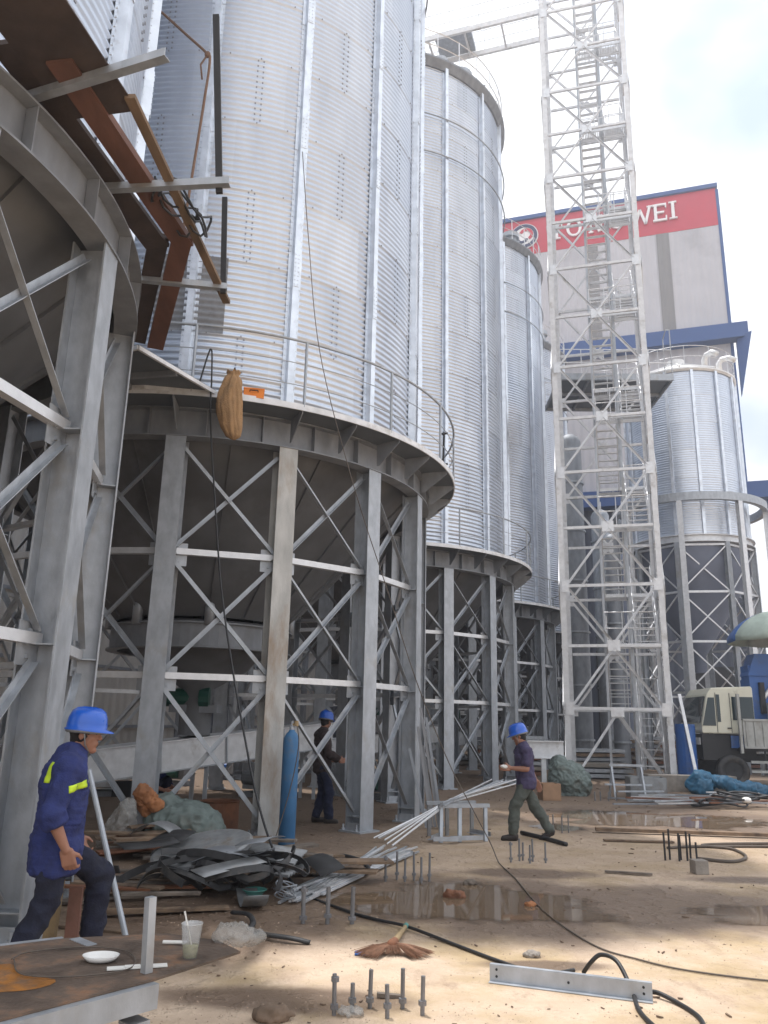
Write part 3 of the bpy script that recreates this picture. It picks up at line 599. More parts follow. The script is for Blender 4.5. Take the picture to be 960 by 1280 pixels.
for a, l in ((-66, 1.7), (-38, 1.9)):
    p = pol(l, R_(a), 17.1); q = pol(.35, R_(a)); MB().tube([p, p + Vector((0, 0, .5)), p + Vector((0, 0, .68)) + q * .4, p + Vector((0, 0, .68)) + q * 1.3, p + Vector((0, 0, .5)) + q * 2], .13, 10).build('roof_vent', 'roofwhite', sm, True)
MB().lathe([(2.36, 9.35), (2.36, 7.95), (.3, 4.6), (.3, 3.9)], 48).build('hopper', 'hopper_blue', sm, True)
MB().lathe([(2.38, 9.05), (2.62, 9.05), (2.62, 9.08), (2.5, 9.08), (2.5, 9.32), (2.62, 9.32), (2.62, 9.35), (2.38, 9.35)], 64, closed=True).build('ring_beam', 'galv_bright', sm)
for k in range(8):
    a = R_(-78) + PI / 4 * k; b = a + PI / 4; rr_ = 2.52
    MB().hsec(pol(rr_, a, 0), pol(rr_, a, 9.05), .2, .2, .012, pol(1, a)).build('column', 'galv', sm)
    lv = [.3, 3.0, 5.0, 7.0, 8.95]
    for i in range(4):
        MB().bar(pol(rr_ + .06, a, lv[i]), pol(rr_ + .06, b, lv[i + 1]), .05, .05).build('cross_brace', 'galv_bright', sm); MB().bar(pol(rr_, a, lv[i + 1]), pol(rr_, b, lv[i]), .05, .05).build('cross_brace', 'galv_bright', sm)
        MB().bar(pol(rr_ + .03, a, lv[i + 1] if i < 3 else 8.95), pol(rr_ + .03, b, lv[i + 1] if i < 3 else 8.95), .07, .09).build('girt', 'galv_bright', sm)
fr = empty('ring_frame', (13.5, 34, 0), 0, label='circular steel beam on posts standing round the smaller right silo', cat='steel frame')
MB().lathe([(3.0, 10.65), (3.22, 10.65), (3.22, 10.98), (3.0, 10.98)], 64, closed=True).build('ring', 'galv', fr)
for k in range(8): a = R_(-72) + PI / 4 * k; MB().hsec(pol(3.11, a, 0), pol(3.11, a, 10.65), .2, .2, .014, pol(1, a)).build('post', 'galv_bright', fr)

# landing platform crossing behind the tower
pf = empty('access_platform', (6.75, 27.95, 14.55), R_(-2), label='wide grey access platform crossing behind the tower towards the small silo roof', cat='platform')
MB().box((2.0, 1.55, .0), (4.3, 3.1, .05)).build('deck', 'underdeck', pf)
for y in (.0, 1.5, 3.1): MB().box((2.0, y, .0), (4.34, .10, .26)).build('beam', 'galv', pf)
for x in (-.15, 1.0, 2.1, 3.2, 4.12): MB().box((x, 1.55, -.06), (.07, 2.9, .15)).build('joist', 'galv_dull', pf)
for y in (.0, 3.1):
    h = MB()
    for z in (.6, 1.15): h.tube([(-.15, y, z), (4.15, y, z)], .018, 6)
    for i in range(6): h.tube([(-.15 + i * .86, y, .1), (-.15 + i * .86, y, 1.15)], .016, 6)
    h.build('guard_rail', 'galv_bright', pf)
h = MB()
for y in (0, .8): 
    for z in (1.15, 1.9): h.tube([(4.15, y, 0), (4.15, y, 2.0), (4.15, .4, 2.2)], .02, 6)
h.build('entry_frame', 'galv_bright', pf)

# ------------------------------------------------------------------ long warehouse behind the silos on the left
wh = empty('warehouse', (-14.2, 12.2, 0), math.atan2(.945, .327), label='long beige sheet-clad warehouse behind the silo legs', cat='building')
MB().box((35, 4, 4.6), (90, 8, 9.0)).build('wall', 'beige_wall', wh)
for i in range(16): MB().box((-8 + i * 5.6, -.1, 4.6), (.30, .2, 9.0)).build('pilaster', 'galv_dull', wh)
for z in (1.3, 3.2, 5.1): MB().box((35, -.04, z), (90, .08, .10)).build('girt', 'galv_dull', wh)
MB().box((35, 3.8, 9.3), (91, 9.2, .35)).build('roof', 'galv_dull', wh)
for x in (8, 22, 36, 52): MB().box((x, -.03, 1.6), (3.4, .1, 3.2)).build('door', 'dark_wall', wh)
M['galv_stained'] = mat('stained_zinc', (.43, .43, .42), .6, .3, .2, 6, .1, 50, dirt=(.27, .20, .14), dscale=1.9, damt=.30, stretch=(1, 1, .35))
for c_ in silo.children:
    if c_.name.startswith('column') and abs(math.degrees(c_.rotation_euler.z) % 360 - 297.2) < 1: c_.data = c_.data.copy(); c_.data.materials[0] = M['galv_stained']
ps = MB(); na, nz_ = 14, 84; vs = []
for i in range(nz_ + 1):
    z = 7.54 + 1.36 * i / nz_
    for j in range(na + 1):
        a = R_(-93.5 + 15.5 * j / na); r = RS + .010 + .0150 * math.cos(2 * PI * (z - Z0) / PITCH); vs.append((r * math.cos(a), r * math.sin(a), z))
ps.add(vs, [(i * (na + 1) + j, i * (na + 1) + j + 1, (i + 1) * (na + 1) + j + 1, (i + 1) * (na + 1) + j) for i in range(nz_) for j in range(na)]); o = ps.build('darker_sheet', mat('darker_zinc', (.27, .28, .30), .7, .35, .15, 12, .05, 40), silo, True)  # one shell sheet in a darker, duller zinc
# ------------------------------------------------------------------ planks, brackets and posts at the nearest silo
br_l = ['flat bar bracket sticking out of the nearest silo ring, top one', 'flat bar bracket crossing under the reddish boards, middle one', 'flat bar bracket nearest the yellow-lit jute sack, bottom one']
for i, (p, q) in enumerate((((-2.98, 5.25, 6.27), (-1.66, 4.76, 6.27)), ((-2.95, 6.33, 6.27), (-1.46, 6.17, 6.27)), ((-3.02, 7.80, 6.27), (-1.82, 7.98, 6.27)))):
    tag(MB().angle(p, q, .07, .008).build('bracket_bar', 'galv'), br_l[i].replace('yellow-lit ', ''), 'bracket', 'brackets on the nearest silo ring')
for i, (p, q, h) in enumerate((((-1.56, 6.22, 6.22), (-1.74, 6.22, 8.22), 0), ((-1.86, 7.97, 6.22), (-1.93, 7.97, 7.46), 1))):
    tag(MB().bar(p, q, .06, .035, (0, 1, 0)).build('scaffold_post', 'black'), ['tall dark upright post on the tip of the middle bracket bar', 'short dark upright post on the tip of the lowest bracket bar'][i], 'post', 'dark posts on the bracket tips')
def board(p, q, w_, t, m, lab, name='board', u=(0, 0, 1)): return tag(MB().bar(p, q, w_, t, u).build(name, m), lab, 'board', 'boards lying round the nearest silo')
board((-2.72, 3.6, 6.34), (-2.36, 5.42, 6.34), .62, .012, 'plank_shaded', 'wide dark sheet plate topmost over the silo ring', 'cover_plate')
board((-2.86, 4.75, 6.375), (-2.42, 7.28, 6.35), .26, .045, 'plank_shaded', 'long dark board just inside the reddish board')
board((-2.50, 4.86, 6.345), (-2.13, 7.22, 6.345), .21, .07, 'plank_red', 'long reddish brown board ending in the corner of the bend')
board((-2.10, 7.06, 6.35), (-3.02, 9.42, 6.26), .20, .06, 'plank_red', 'shorter reddish board running from the bend to the walkway plate')
board((-2.36, 7.12, 6.38), (-3.22, 9.30, 6.28), .20, .05, 'plank_shaded', 'shorter dark board beside the red one below the bend')
board((-2.075, 5.2, 6.33), (-1.90, 8.36, 6.33), .085, .04, 'wood', 'thin weathered batten crossing two bracket bars')
board((-2.9, 3.2, 6.40), (-2.35, 4.35, 6.40), .22, .05, 'plank_red', 'reddish board end at the top left corner above the dark plate')
pl = empty('link_platform', (0, 0, 0), 0, label='flat galvanized plate joining the middle silo walkway to the nearest silo', cat='platform')
poly = [(-2.50, 10.80), (-3.22, 9.36), (-4.65, 9.95), (-4.4, 10.72), (-3.5, 10.62)]
MB().prism(poly, 6.245, 6.26).build('deck', 'underdeck', pl)
for i in range(len(poly)): a = poly[i]; b = poly[(i + 1) % len(poly)]; MB().bar((a[0], a[1], 6.215), (b[0], b[1], 6.215), .04, .055).build('edge_angle', 'white_steel', pl)
MB().bar((-2.9, 10.08, 6.20), (-4.5, 10.4, 6.20), .05, .08).build('joist', 'galv_dull', pl); MB().bar((-3.9, 9.7, 6.20), (-3.7, 10.6, 6.20), .05, .08).build('joist', 'galv_dull', pl)
for a in (0, 1, 2):
    pts = [( -2.62 + .18 * math.cos(t + a) + .05 * a, 6.55 + .34 * math.sin(t * 1.1 + a * 2), 6.36 + .10 * math.sin(3 * t + a)) for t in [i * .35 for i in range(19)]]
    if a == 0: allp = []
    allp += [(x + .55, y + .1, z) for x, y, z in pts]
tag(MB().tube(allp, .012, 6).build('cable_coil', 'cable'), 'loose coil of black cable behind the thin batten', 'cable')
def sm_curve(pts, k=8):
    out = []; P = [Vector(p) for p in pts]; P = [P[0] * 2 - P[1]] + P + [P[-1] * 2 - P[-2]]
    for i in range(1, len(P) - 2):
        for j in range(k):
            t = j / k; a, b, c, d = P[i - 1], P[i], P[i + 1], P[i + 2]
            out.append(.5 * ((2 * b) + (c - a) * t + (2 * a - 5 * b + 4 * c - d) * t * t + (3 * b - a - 3 * c + d) * t ** 3))
    out.append(P[-2]); return out
def line(name, pts, r, m, lab, cat='cable'): return tag(MB().tube(sm_curve(pts), r, 8).build(name, m, None, True), lab, cat)
line('rope', [(-3.7, 9.5, 11.97), (-3.36, 9.46, 11.61), (-3.02, 9.43, 11.25), (-2.72, 9.4, 10.93), (-2.66, 9.4, 10.80), (-2.68, 9.4, 10.2), (-2.74, 9.4, 9.1), (-2.83, 9.4, 7.6), (-3.0, 9.5, 6.3)], .020, 'rope', 'brown rope slanting down from the top and hanging behind the dark post', 'rope')
tag(MB().sphere((-2.70, 9.4, 10.90), .045, 12, (1, .8, 1.2)).tube([(-2.70, 9.4, 10.9), (-2.78, 9.38, 10.70), (-2.74, 9.38, 10.45)], .014, 6).build('rope_knot', 'rope', None, True), 'knot with a loose end where the brown rope turns down', 'rope')
line('power_cable', [(-2.75, 10.72, 6.30), (-2.62, 10.74, 6.9), (-2.56, 10.70, 6.4), (-2.53, 10.68, 5.82), (-2.36, 10.6, 4.6), (-2.14, 10.4, 3.33), (-1.85, 10.0, 2.27), (-1.57, 9.6, 1.42), (-1.3, 9.1, .76), (-1.02, 8.6, .3), (-.73, 8.3, .03), (-.27, 7.57, .015), (.01, 7.25, .015), (.25, 6.98, .03), (.55, 6.6, .015), (.85, 6.15, .015), (1.1, 5.85, .015), (1.35, 5.95, .015)], .013, 'cable', 'long black cable hanging from the walkway and running past the broom')
line('thin_line', [(-1.5, 11.3, 10.83), (-1.32, 11.3, 9.15), (-1.05, 11.25, 7.14), (-.48, 11.15, 5.04), (.08, 11.0, 3.37), (.48, 10.9, 2.17), (.9, 10.8, 1.15), (1.2, 10.7, .58), (1.40, 10.5, .20), (1.46, 10.3, .03), (1.47, 10.0, .012), (1.5, 9.2, .01), (1.5, 7.73, .01), (1.65, 6.64, .01), (1.89, 6.25, .01), (2.14, 6.02, .01), (2.6, 5.83, .01), (3.2, 5.7, .01)], .0065, 'cable_brown', 'thin line slanting down the silo wall and across the ground to the right', 'cord')
line('hose', [(1.40, 5.9, .015), (1.44, 5.83, .10), (1.5, 5.8, .15), (1.57, 5.68, .14), (1.6, 5.49, .03), (1.55, 5.21, .014), (1.55, 4.96, .014), (1.6, 4.6, .014)], .014, 'cable', 'dark hose draped over the right end of the steel channel', 'hose')
line('hose', [(1.70, 5.52, .015), (1.75, 5.46, .03), (1.83, 5.32, .014), (1.86, 5.1, .014), (1.8, 4.85, .014), (1.7, 4.6, .014)], .014, 'cable', 'dark hose leaving the channel end towards the bottom edge', 'hose')
line('hose', [(4.06, 10.83, .02), (4.43, 10.64, .02), (4.79, 11.05, .02), (4.9, 11.73, .02), (4.6, 11.95, .02), (4.8, 12.15, .02), (5.7, 12.37, .02), (7.5, 12.6, .02)], .02, 'cable_brown', 'dusty looped hose lying right of the rebar starters', 'hose')
line('hose', [(4.0, 11.7, .02), (4.44, 11.88, .02), (5.55, 12.04, .02), (7.5, 12.1, .02)], .018, 'cable_brown', 'dusty straight hose lying behind the looped one', 'hose')
line('hose', [(2.2, 12.9, .03), (2.45, 12.3, .03), (2.62, 11.75, .03)], .03, 'rubber', 'short dark pipe piece on the ground at the walking man\'s heel', 'pipe')

# ------------------------------------------------------------------ organic shapes by voxel remesh
def organic(mb, name, m, parent=None, voxel=.012, sm=4, disp=0, dsc=6, seed=0, loc=None, fine=0, cre=0):
    me = bpy.data.meshes.new('tmp'); me.from_pydata(mb.v, [], mb.f); me.update()
    bm = bmesh.new(); bm.from_mesh(me); bmesh.ops.recalc_face_normals(bm, faces=bm.faces); bm.to_mesh(me); bm.free()
    o = bpy.data.objects.new('tmp', me); col.objects.link(o)
    r = o.modifiers.new('r', 'REMESH'); r.mode = 'VOXEL'; r.voxel_size = voxel
    s = o.modifiers.new('s', 'SMOOTH'); s.iterations = sm; s.factor = .5
    dg = bpy.context.evaluated_depsgraph_get(); dg.update(); n = bpy.data.meshes.new_from_object(o.evaluated_get(dg)); bpy.data.objects.remove(o)
    n.name = name
    if disp:
        nr = [v.normal.copy() for v in n.vertices]
        for v, q in zip(n.vertices, nr):
            p = v.co * dsc + Vector((seed, 0, 0)); d = noise.noise(p) + .5 * noise.noise(p * 2.3)
            if fine: d += fine * (abs(noise.noise(p * 1.7 + Vector((5, 5, 5)))) * 2 - .6)
            if cre: d += cre * (1 - 2.2 * abs(noise.noise(p * 1.3 + Vector((9, 1, 3))))) + .5 * cre * (1 - 2.2 * abs(noise.noise(p * 3.1 + Vector((2, 7, 3)))))
            v.co += q * d * disp
    n.materials.clear(); n.materials.append(M[m] if isinstance(m, str) else m); n.shade_smooth()
    q = bpy.data.objects.new(name, n); col.objects.link(q); q.parent = parent
    if loc is not None: q.location = loc
    return q
V = Vector
def hand(b, w_, d, pn, s=1., curl=.5, side=1):
    """palm + five bent fingers at wrist w_, pointing along d, palm normal pn"""
    d = V(d).normalized(); pn = V(pn); pn = (pn - d * pn.dot(d)).normalized(); x = d.cross(pn) * side
    for k in range(5): b.cap(w_ + d * .005 * s + x * (-.028 + .014 * k) * s, w_ + d * .085 * s + x * (-.034 + .017 * k) * s, .015 * s, .0125 * s, 10)
    for k, (l, o) in enumerate(((.064, -.034), (.074, -.012), (.069, .011), (.052, .033))):
        a = w_ + d * .085 * s + x * o * s; d1 = (d * math.cos(curl * .6) + pn * math.sin(curl * .6)); d2 = (d * math.cos(curl * 1.6) + pn * math.sin(curl * 1.6)); d3 = (d * math.cos(curl * 2.3) + pn * math.sin(curl * 2.3))
        m1 = a + d1 * l * .5 * s; m2 = m1 + d2 * l * .32 * s; m_3 = m2 + d3 * l * .26 * s
        b.cap(a, m1, .0105 * s, .0098 * s, 9); b.cap(m1, m2, .0098 * s, .009 * s, 9); b.cap(m2, m_3, .009 * s, .0078 * s, 9)
    t0 = w_ + d * .022 * s - x * .030 * s; t1 = t0 + (d * .6 - x * .75 + pn * .25).normalized() * .042 * s; t2 = t1 + (d * .9 - x * .15 + pn * .45).normalized() * .034 * s
    b.cap(t0, t1, .0145 * s, .0115 * s, 9); b.cap(t1, t2, .0112 * s, .009 * s, 9)
def person(J, loc, rz, label, shirt, trous, slong=.5, voxel=.011, helm=True, hem=.0, bulk=0.):
    root = empty('person', loc, rz, label=label, cat='person'); J = {k: V(v) for k, v in J.items()}
    hd = J['head']; hf = J['look'].normalized(); hu = J.get('hup', V((0, 0, 1))); hs = hf.cross(hu).normalized(); hu = hs.cross(hf); Rm = Matrix((hf, -hs, hu)).transposed()
    b = MB()
    b.sphere(hd + hu * .025, .1, 20, (.98, .77, 1.05), Rm); b.sphere(hd + hf * .018 - hu * .045, .1, 18, (.72, .62, .80), Rm); b.cap(hd + hf * .062 - hu * .098, hd + hf * .070 - hu * .096, .024, .022)
    b.cap(hd + hf * .088 + hu * .022, hd + hf * .108 - hu * .018, .009, .013); b.cap(hd + hf * .1 - hu * .020 + hs * .01, hd + hf * .1 - hu * .020 - hs * .01, .009, .009)
    b.cap(hd + hf * .086 - hu * .052 + hs * .016, hd + hf * .086 - hu * .052 - hs * .016, .009, .009); b.cap(hd + hf * .083 - hu * .063 + hs * .013, hd + hf * .083 - hu * .063 - hs * .013, .009, .009)
    b.cap(hd + hf * .083 + hu * .036 + hs * .034, hd + hf * .083 + hu * .036 - hs * .034, .012, .012)
    for s in (-1, 1):
        b.sphere(hd - hf * .005 + hs * s * .077 - hu * .005, .03, 12, (.62, .28, 1.), Rm); b.cap(hd + hf * .05 - hu * .02 + hs * s * .045, hd + hf * .03 - hu * .05 + hs * s * .045, .025, .022)
    b.cap(J['neck'] - hu * .03, hd - hf * .02 - hu * .05, .060, .054)
    sl, sr, hl, hr = J['shl'], J['shr'], J['hipl'], J['hipr']; ch = (sl + sr) / 2; pe = (hl + hr) / 2; sx = (sl - sr).normalized(); hx = (hl - hr).normalized()
    def torso(mb, g, t0=0, t1=1., ex=0):
        n = 15
        for i in range(n):
            t = t0 + (t1 - t0) * i / (n - 1); c = pe.lerp(ch, t) ; xx = hx.lerp(sx, t).normalized(); tt = (ch - pe).normalized(); yy = tt.cross(xx).normalized(); zz_ = xx.cross(yy)
            wd = np.interp(t, [0, .25, .5, .8, 1], [.158, .150, .148, .165, .135]); dp = np.interp(t, [0, .25, .5, .8, 1], [.115, .105, .105, .118, .085]); bk = np.interp(t, [0, .5, .8, 1], [0, .01, .0, -.01])
            mb.sphere(c - yy * bk, 1, 18, (wd + g, dp + g, .06), Matrix((xx, yy, zz_)).transposed())
        if t1 >= 1: mb.cap(sl.lerp(J['neck'], .05) - V((0, 0, .01)), sr.lerp(J['neck'], .05) - V((0, 0, .01)), .062 + g, .062 + g); mb.cap(sl, J['neck'], .055 + g, .055 + g); mb.cap(sr, J['neck'], .055 + g, .055 + g)
    torso(b, -.008)
    for s, S in ((1, 'l'), (-1, 'r')):
        b.cap(J['sh' + S], J['el' + S], .050, .038); b.cap(J['el' + S], J['el' + S].lerp(J['wr' + S], .35), .038, .041); b.cap(J['el' + S].lerp(J['wr' + S], .3), J['wr' + S], .041, .026)
        b.cap(J['hip' + S], J['kn' + S], .082, .056); b.cap(J['kn' + S], J['kn' + S].lerp(J['an' + S], .4), .055, .056); b.cap(J['kn' + S].lerp(J['an' + S], .35), J['an' + S], .056, .038)
        hd_ = (J['wr' + S] - J['el' + S]).normalized(); hand(b, J['wr' + S], J.get('hd' + S, hd_), J.get('hn' + S, V((0, -s, 0))), 1.05, J.get('curl', V((.5, 0, 0))).x, s if True else 1)
        to = J.get('toe' + S, V((1, 0, 0))).normalized(); a = J['an' + S]; b.cap(a - V((0, 0, .03)) - to * .02, a + to * .15 - V((0, 0, .065)), .036, .026)
    organic(b, 'body', 'skin', root, voxel * .62, 3)
    # shirt
    c = MB(); g = .020 + bulk; torso(c, g, -.12, 1.0)
    for i in range(7):
        t = i / 6; q = pe + V((0, 0, .02 - (.10 + hem) * t)) ; c.sphere(q, 1, 18, (.188 + bulk, .140 + bulk, .05), Matrix((hx, V((0, 0, 1)).cross(hx).normalized(), V((0, 0, 1)))).transposed())
    for S in 'lr':
        E_, W__ = J['el' + S], J['wr' + S]; c.cap(J['sh' + S], E_ if slong > 0 else J['sh' + S].lerp(E_, .62), .066 + bulk, .058 if slong > 0 else .064)
        if slong > 0: c.tube([E_ + (J['sh' + S] - E_).normalized() * .04, E_, E_.lerp(W__, slong)], [.056 + bulk * .7, .060 + bulk * .7, .056 + bulk * .5], 14)
    organic(c, 'shirt', shirt, root, voxel, 1, .009, 5, 3 + loc[0], cre=1.6)
    cl = MB(); cl.tube([J['neck'] + V((-.01, 0, -.03)), J['neck'] + V((.0, 0, .035))], [.088, .072], 18); organic(cl, 'collar', shirt, root, voxel, 2)
    # trousers
    c = MB(); torso(c, -.004, -.1, .15); 
    for S in 'lr':
        K, A_ = J['kn' + S], J['an' + S]; c.cap(J['hip' + S] - V((0, 0, .03)), K, .088, .074); c.tube([J['hip' + S].lerp(K, .85), K, K.lerp(A_, .5), A_.lerp(K, .05), A_ + (A_ - K).normalized() * .02], [.078, .074, .070, .062, .060], 16)
    organic(c, 'trousers', trous, root, voxel, 1, .009, 5, 9 + loc[0], cre=1.6)
    for S in 'lr':
        to = J.get('toe' + S, V((1, 0, 0))).normalized(); a = J['an' + S]; f = MB(); f.cap(a - V((0, 0, .035)) - to * .035, a + to * .14 - V((0, 0, .062)), .046, .036); f.cap(a - to * .05 - V((0, 0, .075)), a + to * .16 - V((0, 0, .08)), .026, .024); f.cap(a + V((0, 0, .02)), a - V((0, 0, .03)), .047, .047); organic(f, 'shoe', 'shoe', root, voxel, 2)
    # hair and eyes
    h = MB(); h.sphere(hd + hu * .028 - hf * .012, .108, 18, (.92, .78, .98), Rm); h.sphere(hd - hf * .055 - hu * .03, .06, 14, (.7, 1.05, 1.), Rm); organic(h, 'hair', 'hair', root, voxel * .9, 2, .004, 40)
    for s in (-1, 1): MB().sphere(hd + hf * .083 + hu * .014 + hs * s * .031, .010, 10, (.7, 1.3, .7), Rm).build('eye', 'letter_dark', root, True)
    if helm:
        m = MB(); n = 36; prof = [(1.0, 0), (.985, .25), (.95, .5), (.84, .76), (.62, .92), (.32, .985), (0.001, 1.0)]; o_ = hd + hu * .045; vs = []
        for j in range(n):
            a = 2 * PI * j / n; br_ = .010 + .044 * max(0, math.cos(a)) ** 2.2
            ring_ = [((.146 + br_) / .146, -.10), ((.146 + br_) / .146, -.045)] + [(r, z) for r, z in prof] 
            for r, z in ring_:
                rx, ry = .138 * r, .120 * r; zz2 = z * .135 + (.012 * max(0, 1 - abs(math.sin(a)) * 5) if z > .3 else 0)
                vs.append(o_ + Rm @ V((rx * math.cos(a), ry * math.sin(a), zz2 - (.010 * max(0, math.cos(a)) if z < 0 else 0))))
        P_ = len(prof) + 2; fs = [(j * P_ + i, ((j + 1) % n) * P_ + i, ((j + 1) % n) * P_ + i + 1, j * P_ + i + 1) for j in range(n) for i in range(P_ - 1)]
        m.add(vs, fs); ho = m.build('helmet', 'helmet', root, True)
        s = MB()
        for sd_ in (-1, 1): s.tube([o_ + Rm @ V((.02, sd_ * .115, -.01)), hd + Rm @ V((.03, sd_ * .082, -.06)), hd + Rm @ V((.055, 0, -.128))], .0045, 6)
        s.tube([o_ + Rm @ V((.125 * math.cos(a), .108 * math.sin(a), -.018)) for a in [2 * PI * i / 24 for i in range(25)]], .016, 8)
        s.build('chin_strap', 'sheetgrey', root, True)
    return root, J
# man in front, stepping right
J1 = dict(head=(.13, .02, 1.475), look=(.86, -.50, -.06), neck=(.045, 0, 1.335), shl=(.05, .185, 1.262), shr=(.0, -.185, 1.262), ell=(.07, .25, 1.00), elr=(-.09, -.245, .985), wrl=(.20, .20, .80), wrr=(.02, -.26, .775), hdr=(.35, 0, -1), hnr=(.6, .8, 0), hdl=(.45, -.2, -1), hnl=(.4, -.8, 0),
          hipl=(.03, .085, .80), hipr=(.0, -.085, .80), knl=(.36, .10, .55), anl=(.34, .11, .15), knr=(-.03, -.10, .45), anr=(-.20, -.11, .105), curl=(.80, 0, 0))
p1, J_ = person(J1, (-2.13, 5.62, 0), R_(34), 'man in blue helmet and navy work jacket with yellow strips stepping past the workbench', 'navy', 'navy_trouser', .28, .010, hem=.09, bulk=.018)
for P_, d_, n_ in ((V((-.150, -.085, 1.255)), V((-.25, .05, -1)), V((-1, 0, .3))), (V((.085, -.215, 1.18)), V((1, .18, .18)), V((.1, -1, 0)))):
    pass
def strip(root, pts, w_, m, nm='reflective_strip'):
    k = MB(); pts = [V(p) for p in pts]
    for a, b in zip(pts[:-1], pts[1:]): k.bar(a, b, w_, .02, (a - V((0, 0, a.z)) - V((0, 0, 0))) if 0 else V((-.8, -.6, 0)))
    return k.build(nm, m, root)
def shrink_strip(root, tgt, c, d, n, L, w_):
    """strip laid on the cloth: grid points cast onto the target mesh"""
    d = V(d).normalized(); n = V(n).normalized(); n = (n - d * n.dot(d)).normalized(); x = d.cross(n); m = MB(); k = 8; vs = []
    for i in range(k + 1):
        for j in range(4):
            o = V(c) + d * L * (i / k - .5) + x * w_ * (j / 3 - .5) + n * .3; hit, lo, nn, _ = tgt.ray_cast(o, -n); vs.append((lo + n * .006) if hit else o - n * .3)
    m.add(vs, [(i * 4 + j, i * 4 + j + 1, i * 4 + j + 5, i * 4 + j + 4) for i in range(k) for j in range(3)]); q = m.build('reflective_strip', 'hivis', root, True)
    mo = q.modifiers.new('t', 'SOLIDIFY'); mo.thickness = .004
bpy.context.view_layer.update()
sh1 = [c for c in p1.children if c.name.startswith('shirt')][0]
shrink_strip(p1, sh1, (-.08, -.10, 1.24), (.0, .0, -1), (-1, -.55, .0), .13, .05)
shrink_strip(p1, sh1, (.06, -.16, 1.16), (1, .0, .12), (.5, -1, 0), .15, .045)
J2 = dict(head=(.065, 0, 1.45), look=(1, -.25, -.30), neck=(.02, 0, 1.31), shl=(-.01, .18, 1.24), shr=(.04, -.17, 1.24), ell=(.0, .22, .99), elr=(-.12, -.25, 1.0), wrl=(.24, .17, 1.0), wrr=(-.22, -.24, .80), hdl=(1, 0, .05), hnl=(0, -1, -.2), hdr=(-.4, 0, -1), hnr=(.3, .9, 0),
          hipl=(-.02, .08, .82), hipr=(-.02, -.08, .82), knl=(.17, .09, .47), anl=(.20, .10, .10), knr=(-.15, -.09, .46), anr=(-.37, -.09, .14), toel=(1, 0, 0), toer=(1, 0, -.45), curl=(.45, 0, 0))
p2, _ = person(J2, (2.16, 12.3, 0), R_(180), 'man in blue helmet and faded purple shirt walking left holding something white', 'purple', 'olive', 0, .013)
w2 = MB().sphere((0, 0, 0), .05, 10, (1.2, .8, .6)); o = organic(w2, 'paper_wad', 'paper', None, .01, 1, .012, 14, loc=(1.83, 12.12, 1.02)); tag(o, 'crumpled white paper held out by the walking man', 'paper')
J3 = dict(head=(.03, 0, 1.60), look=(.75, .65, -.2), neck=(-.01, 0, 1.45), shl=(-.02, .20, 1.37), shr=(-.02, -.20, 1.37), ell=(.0, .27, 1.10), elr=(.02, -.27, 1.10), wrl=(.20, .18, .98), wrr=(.24, -.17, .98), hdl=(1, -.4, 0), hdr=(1, .4, 0), hnl=(0, -1, 0), hnr=(0, 1, 0),
          hipl=(0, .09, .90), hipr=(0, -.09, .90), knl=(.06, .10, .49), anl=(-.05, .10, .10), knr=(.10, -.09, .48), anr=(.10, -.10, .09), curl=(.6, 0, 0))
p3, _ = person(J3, (-.93, 13.8, 0), R_(20), 'man in blue helmet and dark brown jacket standing behind the oxygen cylinder', 'jacket', 'jeans', .85, .013)
J4 = dict(head=(.20, 0, .80), look=(1, -.5, -.3), neck=(.12, 0, .68), shl=(.08, .18, .60), shr=(.08, -.18, .60), ell=(.22, .24, .40), elr=(.22, -.24, .40), wrl=(.42, .16, .34), wrr=(.42, -.16, .34), hipl=(-.12, .09, .28), hipr=(-.12, -.09, .28), knl=(.25, .16, .48), anl=(.10, .14, .10), knr=(.25, -.16, .46), anr=(.10, -.14, .10), curl=(.5, 0, 0))
p4, _ = person(J4, (-4.18, 15.4, 0), R_(-20), 'crouching man in blue helmet and blue shirt half hidden by a silo leg', 'navy', 'navy_trouser', .3, .013)

# ------------------------------------------------------------------ workbench and things on it
wbm = empty('workbench', (0, 0, 0), 0, label='low rust-stained steel workbench in the bottom left corner', cat='workbench')
mtop = mat('rusty_bench_plate', (.11, .078, .058), .65, .1, .5, 5, .5, 30, dirt=(.24, .12, .06), dscale=5, damt=.35)
top = [(-.87, 3.53), (-.60, 3.94), (-.74, 4.12), (-1.0, 4.22), (-1.44, 4.10), (-2.3, 3.52), (-2.1, 2.08)]
MB().prism(top, .588, .597).build('top_plate', mtop, wbm)
MB().box((-1.485, 2.805, .53), (.012, .012, .012)).build('bolt', 'bolt', wbm) if 0 else None
bb = MB().bar((-.865, 3.52, .543), (-2.1, 2.07, .543), .05, .088); bb.build('front_beam', 'galv', wbm)
MB().bar((-1.46, 4.11, .56), (-2.32, 3.55, .56), .05, .07).build('rear_beam', 'galv', wbm)
MB().bar((-1.40, 4.09, .575), (-1.28, 3.98, .575), .05, .05).build('end_angle', 'galv', wbm)
for x, y in ((-.93, 3.50), (-1.45, 4.03), (-2.05, 2.2), (-2.2, 3.45)): MB().bar((x, y, .0), (x, y, .46), .085, .085, (.65, .76, 0)).build('leg', 'galv', wbm)
MB().bar((-.925, 3.60, .598), (-.935, 3.60, .88), .035, .035, (.65, .76, 0)).build('stake', 'galv', wbm)
st_ = empty('rust_patch', (0, 0, 0)) if 0 else None
op = MB(); rng = random.Random(4); pts = [(-1.52 + .22 * math.cos(a) * (1 + .3 * math.sin(3 * a + 1)), 3.42 + .20 * math.sin(a) * (1 + .3 * math.cos(4 * a)), .5985) for a in [2 * PI * i / 40 for i in range(40)]]
